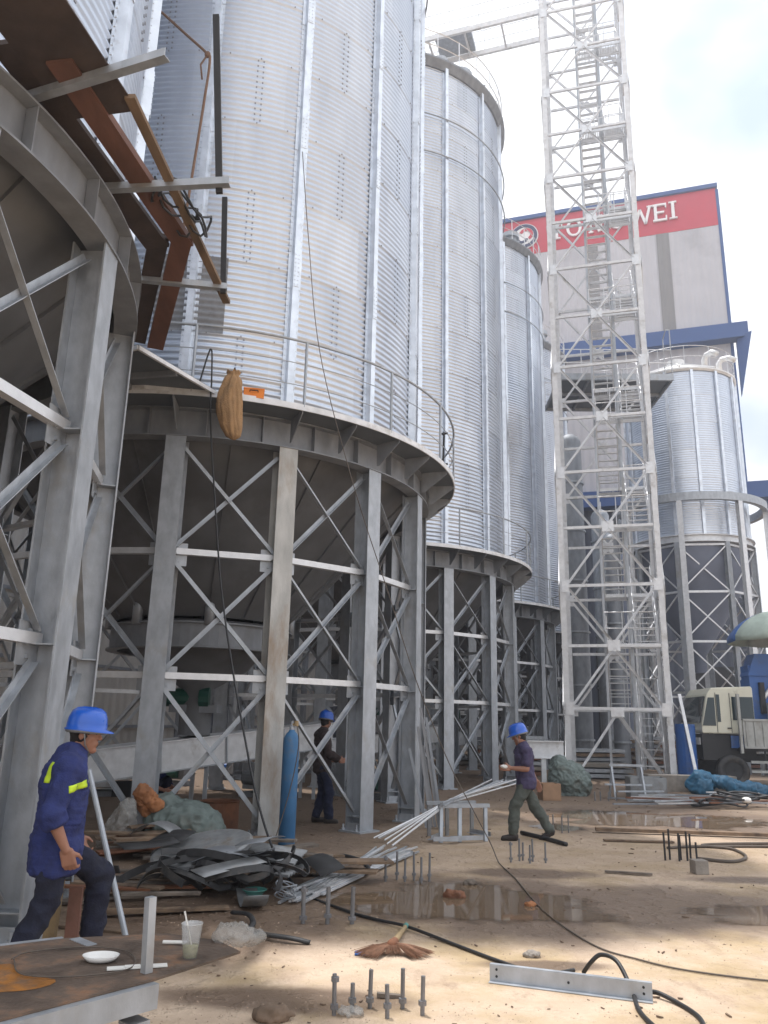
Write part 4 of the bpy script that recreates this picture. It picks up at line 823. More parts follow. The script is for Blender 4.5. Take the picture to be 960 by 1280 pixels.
op.add([(-1.52, 3.42, .5985)] + pts, [(0, i + 1, (i + 1) % 40 + 1) for i in range(40)]).build('orange_stain', mat('orange_stain', (.36, .14, .02), .75, 0, .45, 6, .3, 40, dirt=(.10, .07, .05), dscale=9, damt=.7), wbm)
dsh = MB().lathe([(0, .004), (.055, .004), (.075, .022), (.078, .022), (.058, 0), (0, 0)], 28); o = dsh.build('dish', 'ceramic', None, True, (-1.16, 3.74, .602)); o.scale = (1, .75, 1); tag(o, 'small white oval dish on the workbench plate', 'dish')
line('wire_loop', [(-1.52, 3.72, .606), (-1.40, 3.52, .606), (-1.20, 3.50, .606), (-1.0, 3.62, .606), (-1.08, 3.86, .606), (-1.3, 3.92, .606), (-1.5, 3.82, .606), (-1.52, 3.70, .61)], .003, 'cable_brown', 'loop of brown wire round the dish on the bench', 'wire')
cup = empty('plastic_cup', (-.80, 3.82, .598), 0, label='clear plastic cup with pale drink and straw on the bench edge', cat='cup')
MB().lathe([(0, 0), (.030, 0), (.046, .135), (.048, .135), (.0475, .138), (.0445, .138), (.0285, .003), (0, .003)], 28).build('cup', 'clear', cup, True)
MB().lathe([(0, .004), (.0288, .004), (.0335, .052), (0, .052)], 24).build('drink', 'drink', cup, True)
MB().tube([(.015, 0, .01), (-.035, -.01, .185)], .004, 8).build('straw', 'paper', cup)
tag(MB().box((0, 0, .004), (.24, .045, .004)).box((-.02, 0, .008), (.06, .03, .004)).build('paper_strip', 'paper', None, False, (-.98, 3.66, .598)), 'strip of white packaging lying behind the bench stake', 'packaging').rotation_euler = (0, 0, .3)
tag(MB().tube([(0, 0, 0), (.11, .0, 0)], .008, 8).build('white_marker', 'paper', None, False, (-.97, 4.02, .608)), 'short white stick on the bench behind the cup', 'marker')
ti = MB().sphere((0, 0, .03), .075, 14, (1.3, .8, .4)); ti.sphere((.07, .02, .02), .05, 12, (1.3, .9, .4)); tag(organic(ti, 'plastic_bag', 'film', None, .006, 1, .009, 12, loc=(-.66, 4.12, .595), cre=2.2), 'crumpled clear plastic bag beside the cup', 'bag')
tag(MB().bar((-2.18, 5.86, 0), (-2.16, 5.86, .53), .075, .06, (0, 1, 0)).build('timber_stub', 'timber'), 'pale timber upright between the stepping man\'s legs', 'timber')
tag(MB().bar((-1.99, 5.75, 0), (-1.99, 5.75, .50), .085, .03, (0, 1, 0)).build('timber_stub', 'plank_red'), 'reddish brown timber upright at the stepping man\'s front knee', 'timber')
tag(MB().tube([(-1.86, 6.55, .01), (-2.43, 7.0, 1.16)], .022, 10).build('steel_pipe', 'galv'), 'thin steel pipe leaning in front of the stepping man', 'pipe')

# ------------------------------------------------------------------ hanging sack, orange case, gas cylinder
hs = MB(); NR, NA = 40, 72; vs = []
for i in range(NR + 1):
    t = i / NR; z = .55 - 1.10 * t; r = np.interp(t, [0, .05, .12, .3, .6, .82, .95, 1], [.10, .075, .13, .175, .18, .15, .10, .015])
    for j in range(NA):
        a = 2 * PI * j / NA; f = 1 + .20 * (1 - .4 * t) * (.5 - 2.3 * abs(noise.noise(V((math.cos(a + t) * 1.5 + .3, math.sin(a + t) * 1.5, t * 1.9))))) + .10 * (.5 - 2 * abs(noise.noise(V((math.cos(a) * 5, math.sin(a) * 5, t * 2.5 + 3)))))
        vs.append((r * f * math.cos(a) + .07 * t * t - .05 * math.sin(t * 3.1), r * f * .72 * math.sin(a), z + .07 * noise.noise(V((math.cos(a) * 2, math.sin(a) * 2, 7))) * (1 - t) ** 2))
hs.add(vs, [(i * NA + j, i * NA + (j + 1) % NA, (i + 1) * NA + (j + 1) % NA, (i + 1) * NA + j) for i in range(NR) for j in range(NA)] + [tuple(range(NA)), tuple(NR * NA + j for j in range(NA))])
sk = hs.build('jute_sack', 'sack_jute', None, True, (-2.22, 10.60, 5.95)); tag(sk, 'brown jute sack hanging from the walkway rail', 'sack'); sk.scale = (1, 1, .95)
oc = empty('tool_case', (-1.98, 10.98, 6.2), R_(10), label='orange tool case on the walkway right of the jute sack', cat='case')
MB().box((0, 0, .075), (.30, .16, .13)).build('case_body', 'orange', oc); MB().box((0, 0, .152), (.31, .17, .02)).build('lid', 'orange', oc); MB().tube([(-.06, -.09, .1), (-.06, -.115, .11), (.06, -.115, .11), (.06, -.09, .1)], .008, 6).build('handle', 'black', oc)
vl = empty('hanging_clamp', (1.08, 14.05, 6.55), 0, label='dark clamp hanging on a rail post at the right of the walkway', cat='clamp')
MB().tube([(0, 0, -.3), (.02, 0, .35)], .018, 8).build('rod', 'black', vl)
for z in (.33, -.28): MB().tube([(-.07, 0, z), (.09, .02, z + .03)], .022, 8).tube([(0, -.06, z - .03), (0.02, .06, z + .06)], .018, 8).build('jaw', 'black', vl)
gc = empty('gas_cylinder', (-1.20, 11.30, 0), 0, label='tall blue oxygen cylinder standing against a silo leg', cat='gas cylinder')
MB().lathe([(0, 0), (.10, 0), (.112, .02), (.112, 1.30), (.105, 1.37), (.075, 1.43), (.045, 1.46), (0.038, 1.48), (0, 1.48)], 32).build('body', 'blue_gas', gc, True)
MB().lathe([(.034, 1.46), (.034, 1.52), (.018, 1.53), (.018, 1.60), (0, 1.60)], 14).build('neck_ring', 'galv', gc)
vv = MB().tube([(0, 0, 1.55), (.075, -.02, 1.56)], .016, 8).tube([(.06, -.02, 1.53), (.06, -.02, 1.60)], .03, 10); vv.build('valve', 'timber', gc)
line('gas_hose', [(-1.13, 11.28, 1.55), (-1.08, 11.12, 1.3), (-1.13, 11.12, .9), (-1.22, 11.12, .5), (-1.33, 11.05, .1), (-1.4, 10.9, .02)], .007, 'cable_brown', 'thin hose hanging down the front of the blue cylinder', 'hose')

# ------------------------------------------------------------------ sacks, drum, boxes
def sack(loc, sx, sy, sz, m, lab, seed, name='woven_sack', rz=0):
    b = MB(); b.sphere((0, 0, sz * .42), 1, 20, (sx * .5, sy * .5, sz * .46)); b.sphere((sx * .28, 0, sz * .33), 1, 16, (sx * .3, sy * .42, sz * .36)); b.sphere((-sx * .2, 0, sz * .68), 1, 16, (sx * .25, sy * .3, sz * .34)); b.box((0, 0, .03), (sx * .75, sy * .7, .06))
    o = organic(b, name, m, None, .016, 2, .018, 3.6, seed, cre=2.2, loc=loc); o.rotation_euler = (0, 0, rz); return tag(o, lab, 'sack')
sack((-2.62, 11.3, 0), 1.0, .75, .58, 'sack_green', 'bulging pale green woven sack left of the rusty drum', 2)
sack((4.62, 20.3, 0), .95, .8, .88, 'sack_green', 'tall grey-green sack at the foot of the lattice tower', 8)
b = MB().cap((-.08, 0, .16), (.12, 0, .02), .09, .07); b.cap((-.1, 0, .1), (-.02, .05, -.08), .07, .05); tag(organic(b, 'orange_rag', 'orange_cloth', None, .012, 2, .016, 6, loc=(-3.02, 11.05, .48), cre=2), 'orange brown rag on top of the green sack', 'rag')
b = MB().cap((0, 0, 0), (.12, 0, .42), .2, .08); b.sphere((0, 0, .05), .2, 14, (1.0, .8, .4)); tag(organic(b, 'clear_bag', 'film', None, .014, 1, .018, 5, loc=(-3.35, 10.9, .05), cre=2), 'translucent plastic bag slumped left of the green sack', 'bag')
dr = MB().lathe([(0, .02), (.27, .02), (.28, 0), (.285, .22), (.28, .44), (.292, .455), (.275, .46), (.268, .44), (.268, .05), (0, .05)], 36); tag(dr.build('rusty_drum', 'rust', None, False, (-2.30, 12.25, 0)), 'open rusty cut-down drum behind the scrap boards', 'drum')
def crate(loc, d, m, lab, name, cat, rz=0, hollow=True):
    b = MB(); x, y, z = d; t = .02 if hollow else 0
    if hollow:
        b.box((0, 0, t / 2), (x, y, t))
        for s in (-1, 1): b.box((s * (x / 2 - t / 2), 0, z / 2 + t / 2), (t, y, z - t)); b.box((0, s * (y / 2 - t / 2), z / 2 + t / 2), (x - 2 * t - .002, t, z - t))
    else: b.box((0, 0, z / 2), d)
    o = b.build(name, m, None, False, loc); o.rotation_euler = (0, 0, rz); bv = o.modifiers.new('b', 'BEVEL'); bv.width = .006; bv.segments = 2; return tag(o, lab, cat)
crate((3.87, 18.9, 0), (.42, .42, .36), 'card', 'open brown cardboard box behind the walking man', 'cardboard_box', 'box', .1)
crate((3.72, 9.85, 0), (.16, .15, .15), 'concrete', 'small brown concrete cube beside the rebar starters', 'concrete_cube', 'block', .1, False)
crate((6.42, 20.0, 0), (.85, .6, .48), 'sheetgrey', 'dark grey open bin at the foot of the tower ladder', 'metal_bin', 'bin', -.1)
crate((8.3, 22.2, 0), (2.3, .5, .42), 'concrete', 'long low concrete kerb block right of the tower foot', 'concrete_kerb', 'block', -.05, False)
crate((-5.35, 17.6, 0), (.38, .38, .3), 'black', 'small dark crate on the sunlit ground left of the first silo leg', 'dark_crate', 'crate', .1)
# ------------------------------------------------------------------ scrap heap: loose boards, belts, sheets
rng = random.Random(11)
def scrap_board(x, y, z, L, a, w_, m, lab, tilt=0, th=.025):
    d = V((math.cos(a), math.sin(a), tilt)).normalized() * L / 2; c = V((x, y, z)); return tag(MB().bar(c - d, c + d, w_, th).build('scrap_board', m), lab, 'board', 'scrap boards heaped in front of the silo')
for i in range(34):
    t = rng.random(); x = -3.1 + 2.5 * t + rng.uniform(-.25, .25); y = 10.9 - 1.4 * t + rng.uniform(-.7, .6)
    scrap_board(x, y, .03 + .028 * (i % 9) + .01 * rng.random(), rng.uniform(.6, 1.5), rng.uniform(-.2, .75), rng.uniform(.09, .24), ['wood', 'wood_grey', 'wood', 'rust'][i % 4], 'loose dirty board in the scrap heap between the green sack and the grey sheet', rng.uniform(-.07, .07))
for i in range(26):
    scrap_board(-2.5 + rng.uniform(-1.0, .9), 7.7 + rng.uniform(-.9, 1.3), .02 + .016 * (i % 7), rng.uniform(.6, 1.5), rng.uniform(-.25, .45), rng.uniform(.04, .12), ['wood_grey', 'wood', 'rust'][i % 3], 'thin strip in the scrap behind the stepping man and the bench', rng.uniform(-.03, .03), .02)
rw = rng
for i in range(16):
    cx, cy = -1.55 + rw.uniform(-.45, .45), 8.05 + rw.uniform(-.3, .35); r = rw.uniform(.25, .55); a0 = rw.uniform(0, 6); pts = []
    for j in range(22): a = a0 + j * .2; pts.append(V((cx + r * 1.2 * math.cos(a), cy + r * .6 * math.sin(a), .05 + .16 * abs(math.sin(a * 1.3 + i)) + .010 * i)))
    m = MB(); vs = []
    for p in pts: vs += [p, p + V((.03 * math.sin(i), .05 * math.cos(i * 2.), .07 - .04 * abs(math.cos(i * 2.))))]
    m.add(vs, [(2 * j, 2 * j + 2, 2 * j + 3, 2 * j + 1) for j in range(21)]); o = m.build('rubber_belt', 'rubber', None, False); sd2 = o.modifiers.new('s', 'SOLIDIFY'); sd2.thickness = .008
    tag(o, 'curled black rubber strip in the tangle under the grey oval lid', 'rubber strip', 'black rubber strips in one tangle')
for i, (x, y, z, sx, sy, lab) in enumerate(((-1.72, 8.45, .33, .50, .24, 'grey oval lid tilted on top of the black rubber tangle'),)):
    o = MB().lathe([(0, .02), (.94, .02), (1, 0), (1, .05), (.95, .07), (0, .075)], 48).build('oval_lid', 'sheetgrey', None, False, (x, y, z)); o.scale = (sx, sy * 1.6, .8); o.rotation_euler = (R_(12), R_(-12), .35); tag(o, lab, 'lid')
m = MB(); vs = []; nn_ = 60
for i in range(nn_ + 1):
    x = -.42 + .84 * i / nn_; z = .016 * math.cos(i * 2 * PI / 6); vs += [(x, -.32, z), (x, .32, z)]
m.add(vs, [(2 * i, 2 * i + 2, 2 * i + 3, 2 * i + 1) for i in range(nn_)])
for k, (x, y, z, rx, rz, lab) in enumerate(((-1.08, 8.65, .30, .12, 1.50, 'corrugated grey sheet offcut on top of its stack'), (-1.05, 8.55, .20, .05, 1.35, 'corrugated grey sheet offcut below the top one'))):
    o = m.build('corrugated_sheet', 'sheetgrey', None, True, (x, y, z)); o.rotation_euler = (rx, 0, rz); s_ = o.modifiers.new('s', 'SOLIDIFY'); s_.thickness = .003; tag(o, lab, 'metal sheet')
for i in range(12):
    x, y, z = -1.9 + rng.uniform(-.5, 1.3), 8.3 + rng.uniform(-.75, .6), .12 + .035 * i; m = MB(); n = 8; L_s, W_s, k_ = rng.uniform(.35, .75), rng.uniform(.12, .3), rng.uniform(-.12, .12); vs = []
    for q in range(n + 1): t = q / n - .5; vs += [(L_s * t, -W_s / 2 * (1 - .3 * t), k_ * (1 - 4 * t * t)), (L_s * t, W_s / 2, k_ * (1 - 4 * t * t) + .02)]
    m.add(vs, [(2 * q, 2 * q + 2, 2 * q + 3, 2 * q + 1) for q in range(n)]); o = m.build('sheet_offcut', ['sheetgrey', 'galv_dull', 'black'][i % 3], None, True, (x, y, z)); o.rotation_euler = (rng.uniform(-.3, .3), rng.uniform(-.2, .2), rng.uniform(0, 3)); s_ = o.modifiers.new('s', 'SOLIDIFY'); s_.thickness = .003
    tag(o, 'bent piece of grey sheet metal among the black rubber strips', 'metal sheet', 'bent sheet offcuts in the black tangle')
gr = MB()
for i in range(21): gr.bar((-.4 + .04 * i, -.25, 0), (-.4 + .04 * i, .25, 0), .006, .025)
for i in range(11): gr.bar((-.4, -.25 + .05 * i, .008), (.4, -.25 + .05 * i, .008), .006, .008)
o = gr.build('steel_grating', 'galv_dull', None, False, (-.72, 9.35, .06)); o.rotation_euler = (.05, 0, .2); tag(o, 'square-mesh steel grating lying right of the scrap boards', 'grating')
tag(MB().lathe([(.06, 0), (.105, .05), (.112, .05), (.108, .056), (.10, .05), (.055, .01), (0, .01), (0, 0)], 32).build('teal_basin', 'teal', None, True, (-1.10, 7.85, .06)), 'shallow teal basin among the black rubber strips', 'basin')
line('bent_bar', [(-.80, 10.0, .05), (-.45, 9.95, .10), (-.15, 9.6, .09), (-.1, 9.2, .04), (-.4, 9.0, .03)], .022, 'rubber', 'curved dark strip bending round the steel grating', 'strip')
tag(MB().tube(sm_curve([(-.82 + .1 * math.cos(a * 1.1) * (1 + .1 * math.sin(a * 3)), 7.9 + .12 * math.sin(a), .1 + .06 * math.sin(a * .7)) for a in [i * .8 for i in range(40)]], 4), .006, 5).build('wire_bundle', 'galv'), 'round bundle of pale wire at the near end of the rods', 'wire')
for k, pts in enumerate(([(-.92, 6.75, .02), (-.80, 6.60, .05), (-.62, 6.52, .05), (-.48, 6.50, .02)], [(-1.2, 7.3, .05), (-1.05, 7.15, .08), (-.98, 7.0, .05), (-.98, 6.85, .02)])):
    o = MB().tube(sm_curve(pts), .024, 8).build('rubber_hose', 'rubber', None, True); o.scale = (1, 1, .7); tag(o, ['dark rubber piece curling on the sand behind the cup', 'dark rubber piece bending down from the tangle to the sand'][k], 'rubber strip')
# steel rods: near fan on the ground, far bundle on the trestle
for i in range(22):
    a = V((-.72 + rng.uniform(-.16, .22), 7.95 + rng.uniform(-.2, .2), .02 + .008 * (i % 6))); b = V((.05 + rng.uniform(-.22, .55), 10.9 + rng.uniform(-.5, .5), .02 + .008 * (i % 5)))
    tag(MB().bar(a, b, .024, .018).build('steel_rod', 'galv_bright' if i % 3 else 'galv'), 'pale flat steel rod in the fan lying on the ground before the bolts', 'rod', 'steel rods fanned out on the ground')
for i in range(14):
    a = V((.0 + rng.uniform(-.25, .25), 11.4 + rng.uniform(-.5, .4), .04 + .01 * (i % 4))); mid_ = V((1.05, 12.2 + rng.uniform(-.1, .1), .50 + .012 * (i % 5))); b = V((2.35 + rng.uniform(-.35, .2), 15.2 + rng.uniform(-.4, .4), .60 + .01 * (i % 5)))
    q = a if i % 2 else mid_ - (b - mid_) * .12
    tag(MB().tube([q, mid_, b], .012, 6).build('long_rod', 'galv_bright' if i % 2 else 'galv'), 'long thin rod resting across the grey trestle', 'rod', 'long rods laid over the trestle')
tr = empty('steel_trestle', (1.15, 12.3, 0), R_(20), label='low grey steel trestle carrying the long rods', cat='trestle')
for s in (-1, 1): 
    MB().bar((-.38, s * .22, .47), (.42, s * .22, .47), .06, .05).build('rail', 'galv', tr)
    for x in (-.34, -.05, .36): MB().bar((x, s * .22, .445), (x + .06 * s, s * .34, .0), .05, .04, (0, 1, 0)).build('leg', 'galv', tr)
for i, (x, y, lx, lz) in enumerate(((.98, 13.35, -.30, 1.85), (1.02, 13.30, -.25, 1.70), (.92, 13.4, -.20, 1.25), (.78, 13.3, -.28, 1.20), (.86, 13.35, -.22, 1.55), (1.05, 13.45, -.2, 1.0))):
    tag(MB().bar((x, y, .02), (x + lx, y + .22, lz), .045, .03, (0, 1, 0)).build('leaning_bar', 'galv_dull' if i % 2 else 'bolt'), 'dark steel bar leaning against the silo leg beside the trestle', 'bar', 'bars leaning beside the trestle')
for i, (x, y, a, L) in enumerate(((1.25, 11.9, .3, .5), (.8, 12.0, 1.2, .4), (1.5, 12.5, 2.2, .45), (.95, 11.75, .1, .35))):
    d = V((math.cos(a), math.sin(a), 0)) * L / 2; tag(MB().angle(V((x, y, .04)) - d, V((x, y, .04)) + d, .06, .006).build('angle_offcut', 'galv'), 'short angle steel offcut on the ground round the trestle', 'offcut', 'angle offcuts round the trestle')
# ------------------------------------------------------------------ anchor bolts in the slab
def bolts(x, y, pts, lab, h0=.25, r=.012, m='bolt', nut=True):
    t = empty('anchor_bolts', (x, y, 0), 0, label=lab, cat='anchor bolts'); t['group'] = 'anchor bolt sets cast in the slab'
    for i, (a, b, h) in enumerate(pts):
        o = MB().tube([(a, b, 0), (a + (i % 3 - 1) * .004, b, h * h0)], r, 8).build('bolt', m, t)
        if nut:
            MB().tube([(a, b, .03 + .02 * (i % 2)), (a, b, .055 + .02 * (i % 2))], r * 1.9, 6).build('nut', 'bolt', o)
            if i == 0: MB().tube([(a, b, h * h0 - .04), (a, b, h * h0 - .015)], r * 1.9, 6).build('nut', 'bolt', o)
G6 = [(-.20, -.03, 1.05), (-.10, .02, .75), (.0, .10, 1.0), (.10, -.06, .85), (.19, .10, 1.05), (.30, .0, 1.0)]
bolts(-.02, 5.08, G6, 'six upright anchor bolts in the foreground sand at the bottom of the picture', .20, .0125)
bolts(-.42, 7.13, [(-.17, 0, 1), (.03, 0, 1), (.23, .02, 1)], 'three thick anchor bolts at the left end of the big puddle', .28, .018)
bolts(.32, 8.98, [(-.22, 0, .9), (-.10, .1, 1), (-.02, .0, .8), (.08, .08, 1), (.15, -.06, .9), (.24, .05, 1)], 'six anchor bolts just beyond the big puddle, beside the fanned rods', .28)
bolts(1.85, 10.35, [(-.22, 0, .9), (-.1, .1, 1), (0, -.05, .8), (.06, .08, 1), (.2, .0, .9), (-.05, .15, .8)], 'anchor bolts on the sand in front of the walking man\'s feet', .26)
bolts(3.80, 10.75, [(-.16, 0, 1), (-.08, .06, 1.1), (.0, -.05, 1), (.06, .06, .9), (.12, .0, 1.05), (.18, .05, .95), (.21, -.08, .7)], 'dense group of dark rebar starters at the right by the looped hose', .33, .013, 'black', False)
bolts(2.80, 13.2, [(-.12, 0, 1), (-.03, .1, 1), (.08, -.02, 1), (.2, .05, 1)], 'four anchor bolts at the left end of the far puddle', .26, .011, 'bolt', False)
bolts(5.2, 18.9, [(-.3, 0, 1), (-.15, .1, 1), (.0, -.02, 1), (.2, .05, 1)], 'four short bolts in front of the sack at the tower foot', .2, .016, 'bolt', False)
# ------------------------------------------------------------------ broom, channel, bits
bm_ = empty('straw_broom', (.25, 6.98, 0), 0, label='reddish straw hand broom with green tip lying fanned on the sand', cat='broom')
MB().cap((0, 0, .035), (-.12, -.62, .05), .016, .024).build('handle', 'timber', bm_, True); MB().cap((0, 0.0, .036), (-.006, -.04, .037), .021, .021).build('end_cap', 'teal', bm_, True)
st = MB(); rb_ = random.Random(5); root_ = V((-.12, -.60, .05))
for i in range(520):
    s_ = rb_.choice((-1, 1)) if rb_.random() < .82 else 0; ang_ = (rb_.uniform(.45, 1.15) * s_ if s_ else rb_.uniform(-.45, .45)) + .05; L2 = rb_.uniform(.22, .34) * (.75 + .25 * abs(math.sin(ang_)) if s_ else .55)
    e = root_ + V((math.sin(ang_) * L2, -math.cos(ang_) * L2, -.03 + rb_.uniform(-.012, .015))); mm_ = root_.lerp(e, .5) + V((0, 0, .015)); st.tube([root_ + V((rb_.uniform(-.02, .02), 0, rb_.uniform(-.012, .012))), mm_, e], [.003, .0026, .0012], 3)
st.build('straw', 'straw', bm_)
MB().cap((-.10, -.52, .045), (-.125, -.64, .05), .028, .038).build('binding', 'rust', bm_, True)
ch = empty('steel_channel', (.75, 5.72, 0), math.atan2(-.33, .94), label='galvanized steel channel lying on the bright sand at the bottom right', cat='steel channel')
MB().box((.5, 0, .052), (1.0, .005, .092)).box((.5, -.022, .0045), (1.0, .045, .004)).box((.5, .018, .1005), (1.0, .035, .004)).build('profile', 'galv', ch)
for x, z in ((.045, .075), (.045, .035), (.95, .075), (.95, .04), (.5, .05)): MB().tube([(x, -.0035, z), (x, -.005, z)], .008, 10).build('hole', 'black', ch)
tag(MB().bar((3.45, 13.35, .05), (8.2, 12.9, .05), .14, .05).build('long_plank', 'wood'), 'long brown plank lying along the far puddle edge', 'plank')
tag(MB().bar((3.3, 12.35, .02), (4.3, 12.3, .02), .10, .02).build('short_plank', 'wood'), 'short board in front of the long plank', 'plank')
tag(MB().bar((2.6, 9.75, .02), (3.1, 9.62, .02), .05, .02).build('lath', 'wood_grey'), 'short lath left of the concrete cube', 'lath')
tag(MB().box((0, 0, .004), (.16, .10, .006)).build('blue_packet', 'truck_blue', None, False, (-.06, 6.28, .003)), 'small blue packet on the sand left of the broom', 'packet')
tag(MB().box((0, 0, .012), (.16, .035, .022)).build('wood_chip', 'wood_grey', None, False, (.10, 5.36, .0)), 'little dark wood chip behind the foreground bolts', 'wood chip').rotation_euler = (0, .1, .1)
o = organic(MB().sphere((0, 0, .02), .07, 12, (1.2, .8, .5)), 'plastic_scrap', 'film', None, .01, 1, .02, 14, loc=(-.12, 5.05, 0), fine=.8); tag(o, 'whitish plastic scrap at the foot of the foreground bolts', 'plastic scrap')
for k, (x, y, s_, m, lab) in enumerate(((-.55, 4.95, .09, 'litter', 'dark clod on the sand at the bottom near the bench leg'), (-.78, 4.75, .02, 'orange', 'tiny orange bit on the sand beside the bench leg'), (.75, 8.25, .09, 'rust', 'red brown brick piece standing in the puddle'), (1.42, 7.95, .05, 'orange_cloth', 'small reddish crumb at the right of the puddle'), (1.13, 6.3, .05, 'concrete', 'small stone behind the channel'), (.98, 8.9, .06, 'wood_grey', 'pale chip at the far puddle rim'))):
    o = organic(MB().sphere((0, 0, s_ * .3), s_, 12, (1.3, .8, .55)), 'debris_piece', m, None, max(.006, s_ * .14), 1, s_ * .3, 3 / s_ * .5, k, loc=(x, y, 0)); tag(o, lab, 'debris')
# countless small litter on the slab
lt = MB(); rl = random.Random(3)
for i in range(2600):
    Y = 4.3 + 22 * rl.random() ** 1.4; X = rl.uniform(-.55, .62) * Y
    dens = 1 if (X < -.1 * Y or Y > 16) else .45
    if rl.random() > dens or noise.noise(V((X * 1.1, Y * 1.1, 0))) < -.02: continue
    if (abs(X + 2.05) < .4 and abs(Y - 5.6) < .5): continue
    s_ = rl.uniform(.003, .011) * (1 + Y * .09); a = rl.uniform(0, PI); e = rl.uniform(1, 4); d = V((math.cos(a), math.sin(a), 0)); n2 = V((-d.y, d.x, 0)); c = V((X, Y, .003)); k = len(lt.v)
    h_ = s_ * .5; q = [c - d * s_ * e * .5 - n2 * s_ * .3, c + d * s_ * e * .5 - n2 * s_ * rl.uniform(.1, .5), c + d * s_ * e * .4 + n2 * s_ * .4, c - d * s_ * e * .3 + n2 * s_ * rl.uniform(.2, .6)]
    lt.add(q + [p + V((0, 0, h_)) + d * s_ * .1 for p in q], [(0, 1, 2, 3), (4, 5, 6, 7), (0, 1, 5, 4), (1, 2, 6, 5), (2, 3, 7, 6), (3, 0, 4, 7)])
tag(lt.build('litter', 'litter'), 'small chips and crumbs strewn over the slab', 'litter', None, 'stuff')
gt_ = MB(); rg = random.Random(9)
for i in range(7000):
    Y = 4.2 + 9 * rg.random() ** 1.6; X = rg.uniform(-.5, .6) * Y
    if noise.noise(V((X * 1.7 + 4, Y * 1.7, 2))) < rg.uniform(-.3, .25) or (X < -.5 and Y < 4.6): continue
    r_g = rg.uniform(.0015, .005) * (1 + Y * .06); c = V((X, Y, 0)); a = rg.uniform(0, 6); q = [c + V((math.cos(a + t) * r_g * rg.uniform(.8, 1.6), math.sin(a + t) * r_g * rg.uniform(.8, 1.6), 0)) for t in (0, 1.6, 3.1, 4.7)]
    gt_.add(q + [c + V((0, 0, r_g * 1.1))], [(0, 1, 4), (1, 2, 4), (2, 3, 4), (3, 0, 4)])
tag(gt_.build('grit', mat('pale_grit', (.36, .27, .20), .9, 0, .5, 25)), 'grit and crumbs of mortar on the sandy slab', 'grit', None, 'stuff')
# ------------------------------------------------------------------ heap by the tower foot
rh = random.Random(21)
for i in range(26):
    x, y = 7.0 + rh.uniform(-1.2, 1.3), 18.4 + rh.uniform(-.9, .9); a = rh.uniform(-.5, .5); L2 = rh.uniform(.7, 2.0); d = V((math.cos(a), math.sin(a), 0)) * L2 / 2; c = V((x, y, .04 + .03 * (i % 7)))
    tag(MB().bar(c - d, c + d, .06, .03).build('steel_offcut', ['galv', 'galv_bright', 'rust', 'galv_dull'][i % 4]), 'steel offcut in the heap before the tower foot', 'offcut', 'steel offcuts heaped at the tower foot')
for i in range(5):
    tag(MB().tube(sm_curve([(7.3 + .15 * i + .6 * math.cos(a) * (1 + .2 * math.sin(2 * a + i)), 17.9 + .35 * math.sin(a + i), .08 + .05 * i + .04 * math.sin(3 * a)) for a in [j * .6 for j in range(20)]], 4), .022, 6).build('cable_coil', 'cable', None, True), 'dark cable coil tangled on the offcut heap behind the far puddle', 'cable', 'cable coils on the offcut heap')
tag(MB().sphere((0, 0, .07), .09, 14, (1.2, 1, .7)).build('white_bowl', 'ceramic', None, True, (7.75, 17.6, .12)), 'white round thing shining on the offcut heap', 'bowl')
hr_ = empty('sawhorse', (5.9, 19.6, 0), 0, label='thin steel sawhorse between the sack and the grey bin', cat='sawhorse')
MB().bar((-.45, 0, .75), (.35, 0, .75), .05, .05).build('rail', 'galv', hr_)
for x in (-.4, .3):
    for s in (-1, 1): MB().bar((x, 0, .73), (x, s * .25, 0), .04, .04, (1, 0, 0)).build('leg', 'galv', hr_)
MB().bar((-.6, -.1, .32), (.5, -.1, .32), .05, .04).build('rail', 'galv', hr_)
tag(MB().bar((9.02, 23.45, .03), (8.80, 23.85, 2.6), .09, .05, (0, 1, 0)).build('leaning_board', 'galv_bright'), 'bright white steel strip leaning on the right tower leg', 'steel strip')
tb = MB()
for i in range(9): tb.sphere((-.7 + .2 * i, .1 * math.sin(i), .55 - .055 * i), .2, 12, (1.2, 1, 1))
tb.sphere((-.7, 0, .3), .3, 12); tb.v = [(x, y * .8, z * .72) for x, y, z in tb.v]; o = organic(tb, 'blue_tarpaulin', 'tarp', None, .025, 2, .028, 2.8, loc=(9.0, 21.5, .0), cre=2.2); tag(o, 'crumpled blue tarpaulin on the ground at the truck\'s front', 'tarpaulin')
be = empty('beam_stub', (4.35, 21.6, 0), R_(-4), label='pale horizontal beam on a single post left of the grey-green tall sack', cat='beam')
MB().box((0, 0, 1.22), (.95, .20, .03)).box((0, 0, .80), (.95, .20, .03)).box((0, 0, 1.01), (.95, .03, .39)).build('beam', 'white_steel', be); MB().box((-.05, 0, .39), (.12, .12, .78)).build('post', 'white_steel', be)
bp_ = tag(MB().tube([(8.95, 24.0, 0), (8.95, 24.0, 1.75)], .28, 20).build('blue_barrel', 'truck_blue'), 'blue barrel stack between the tower and the truck cab', 'barrel')
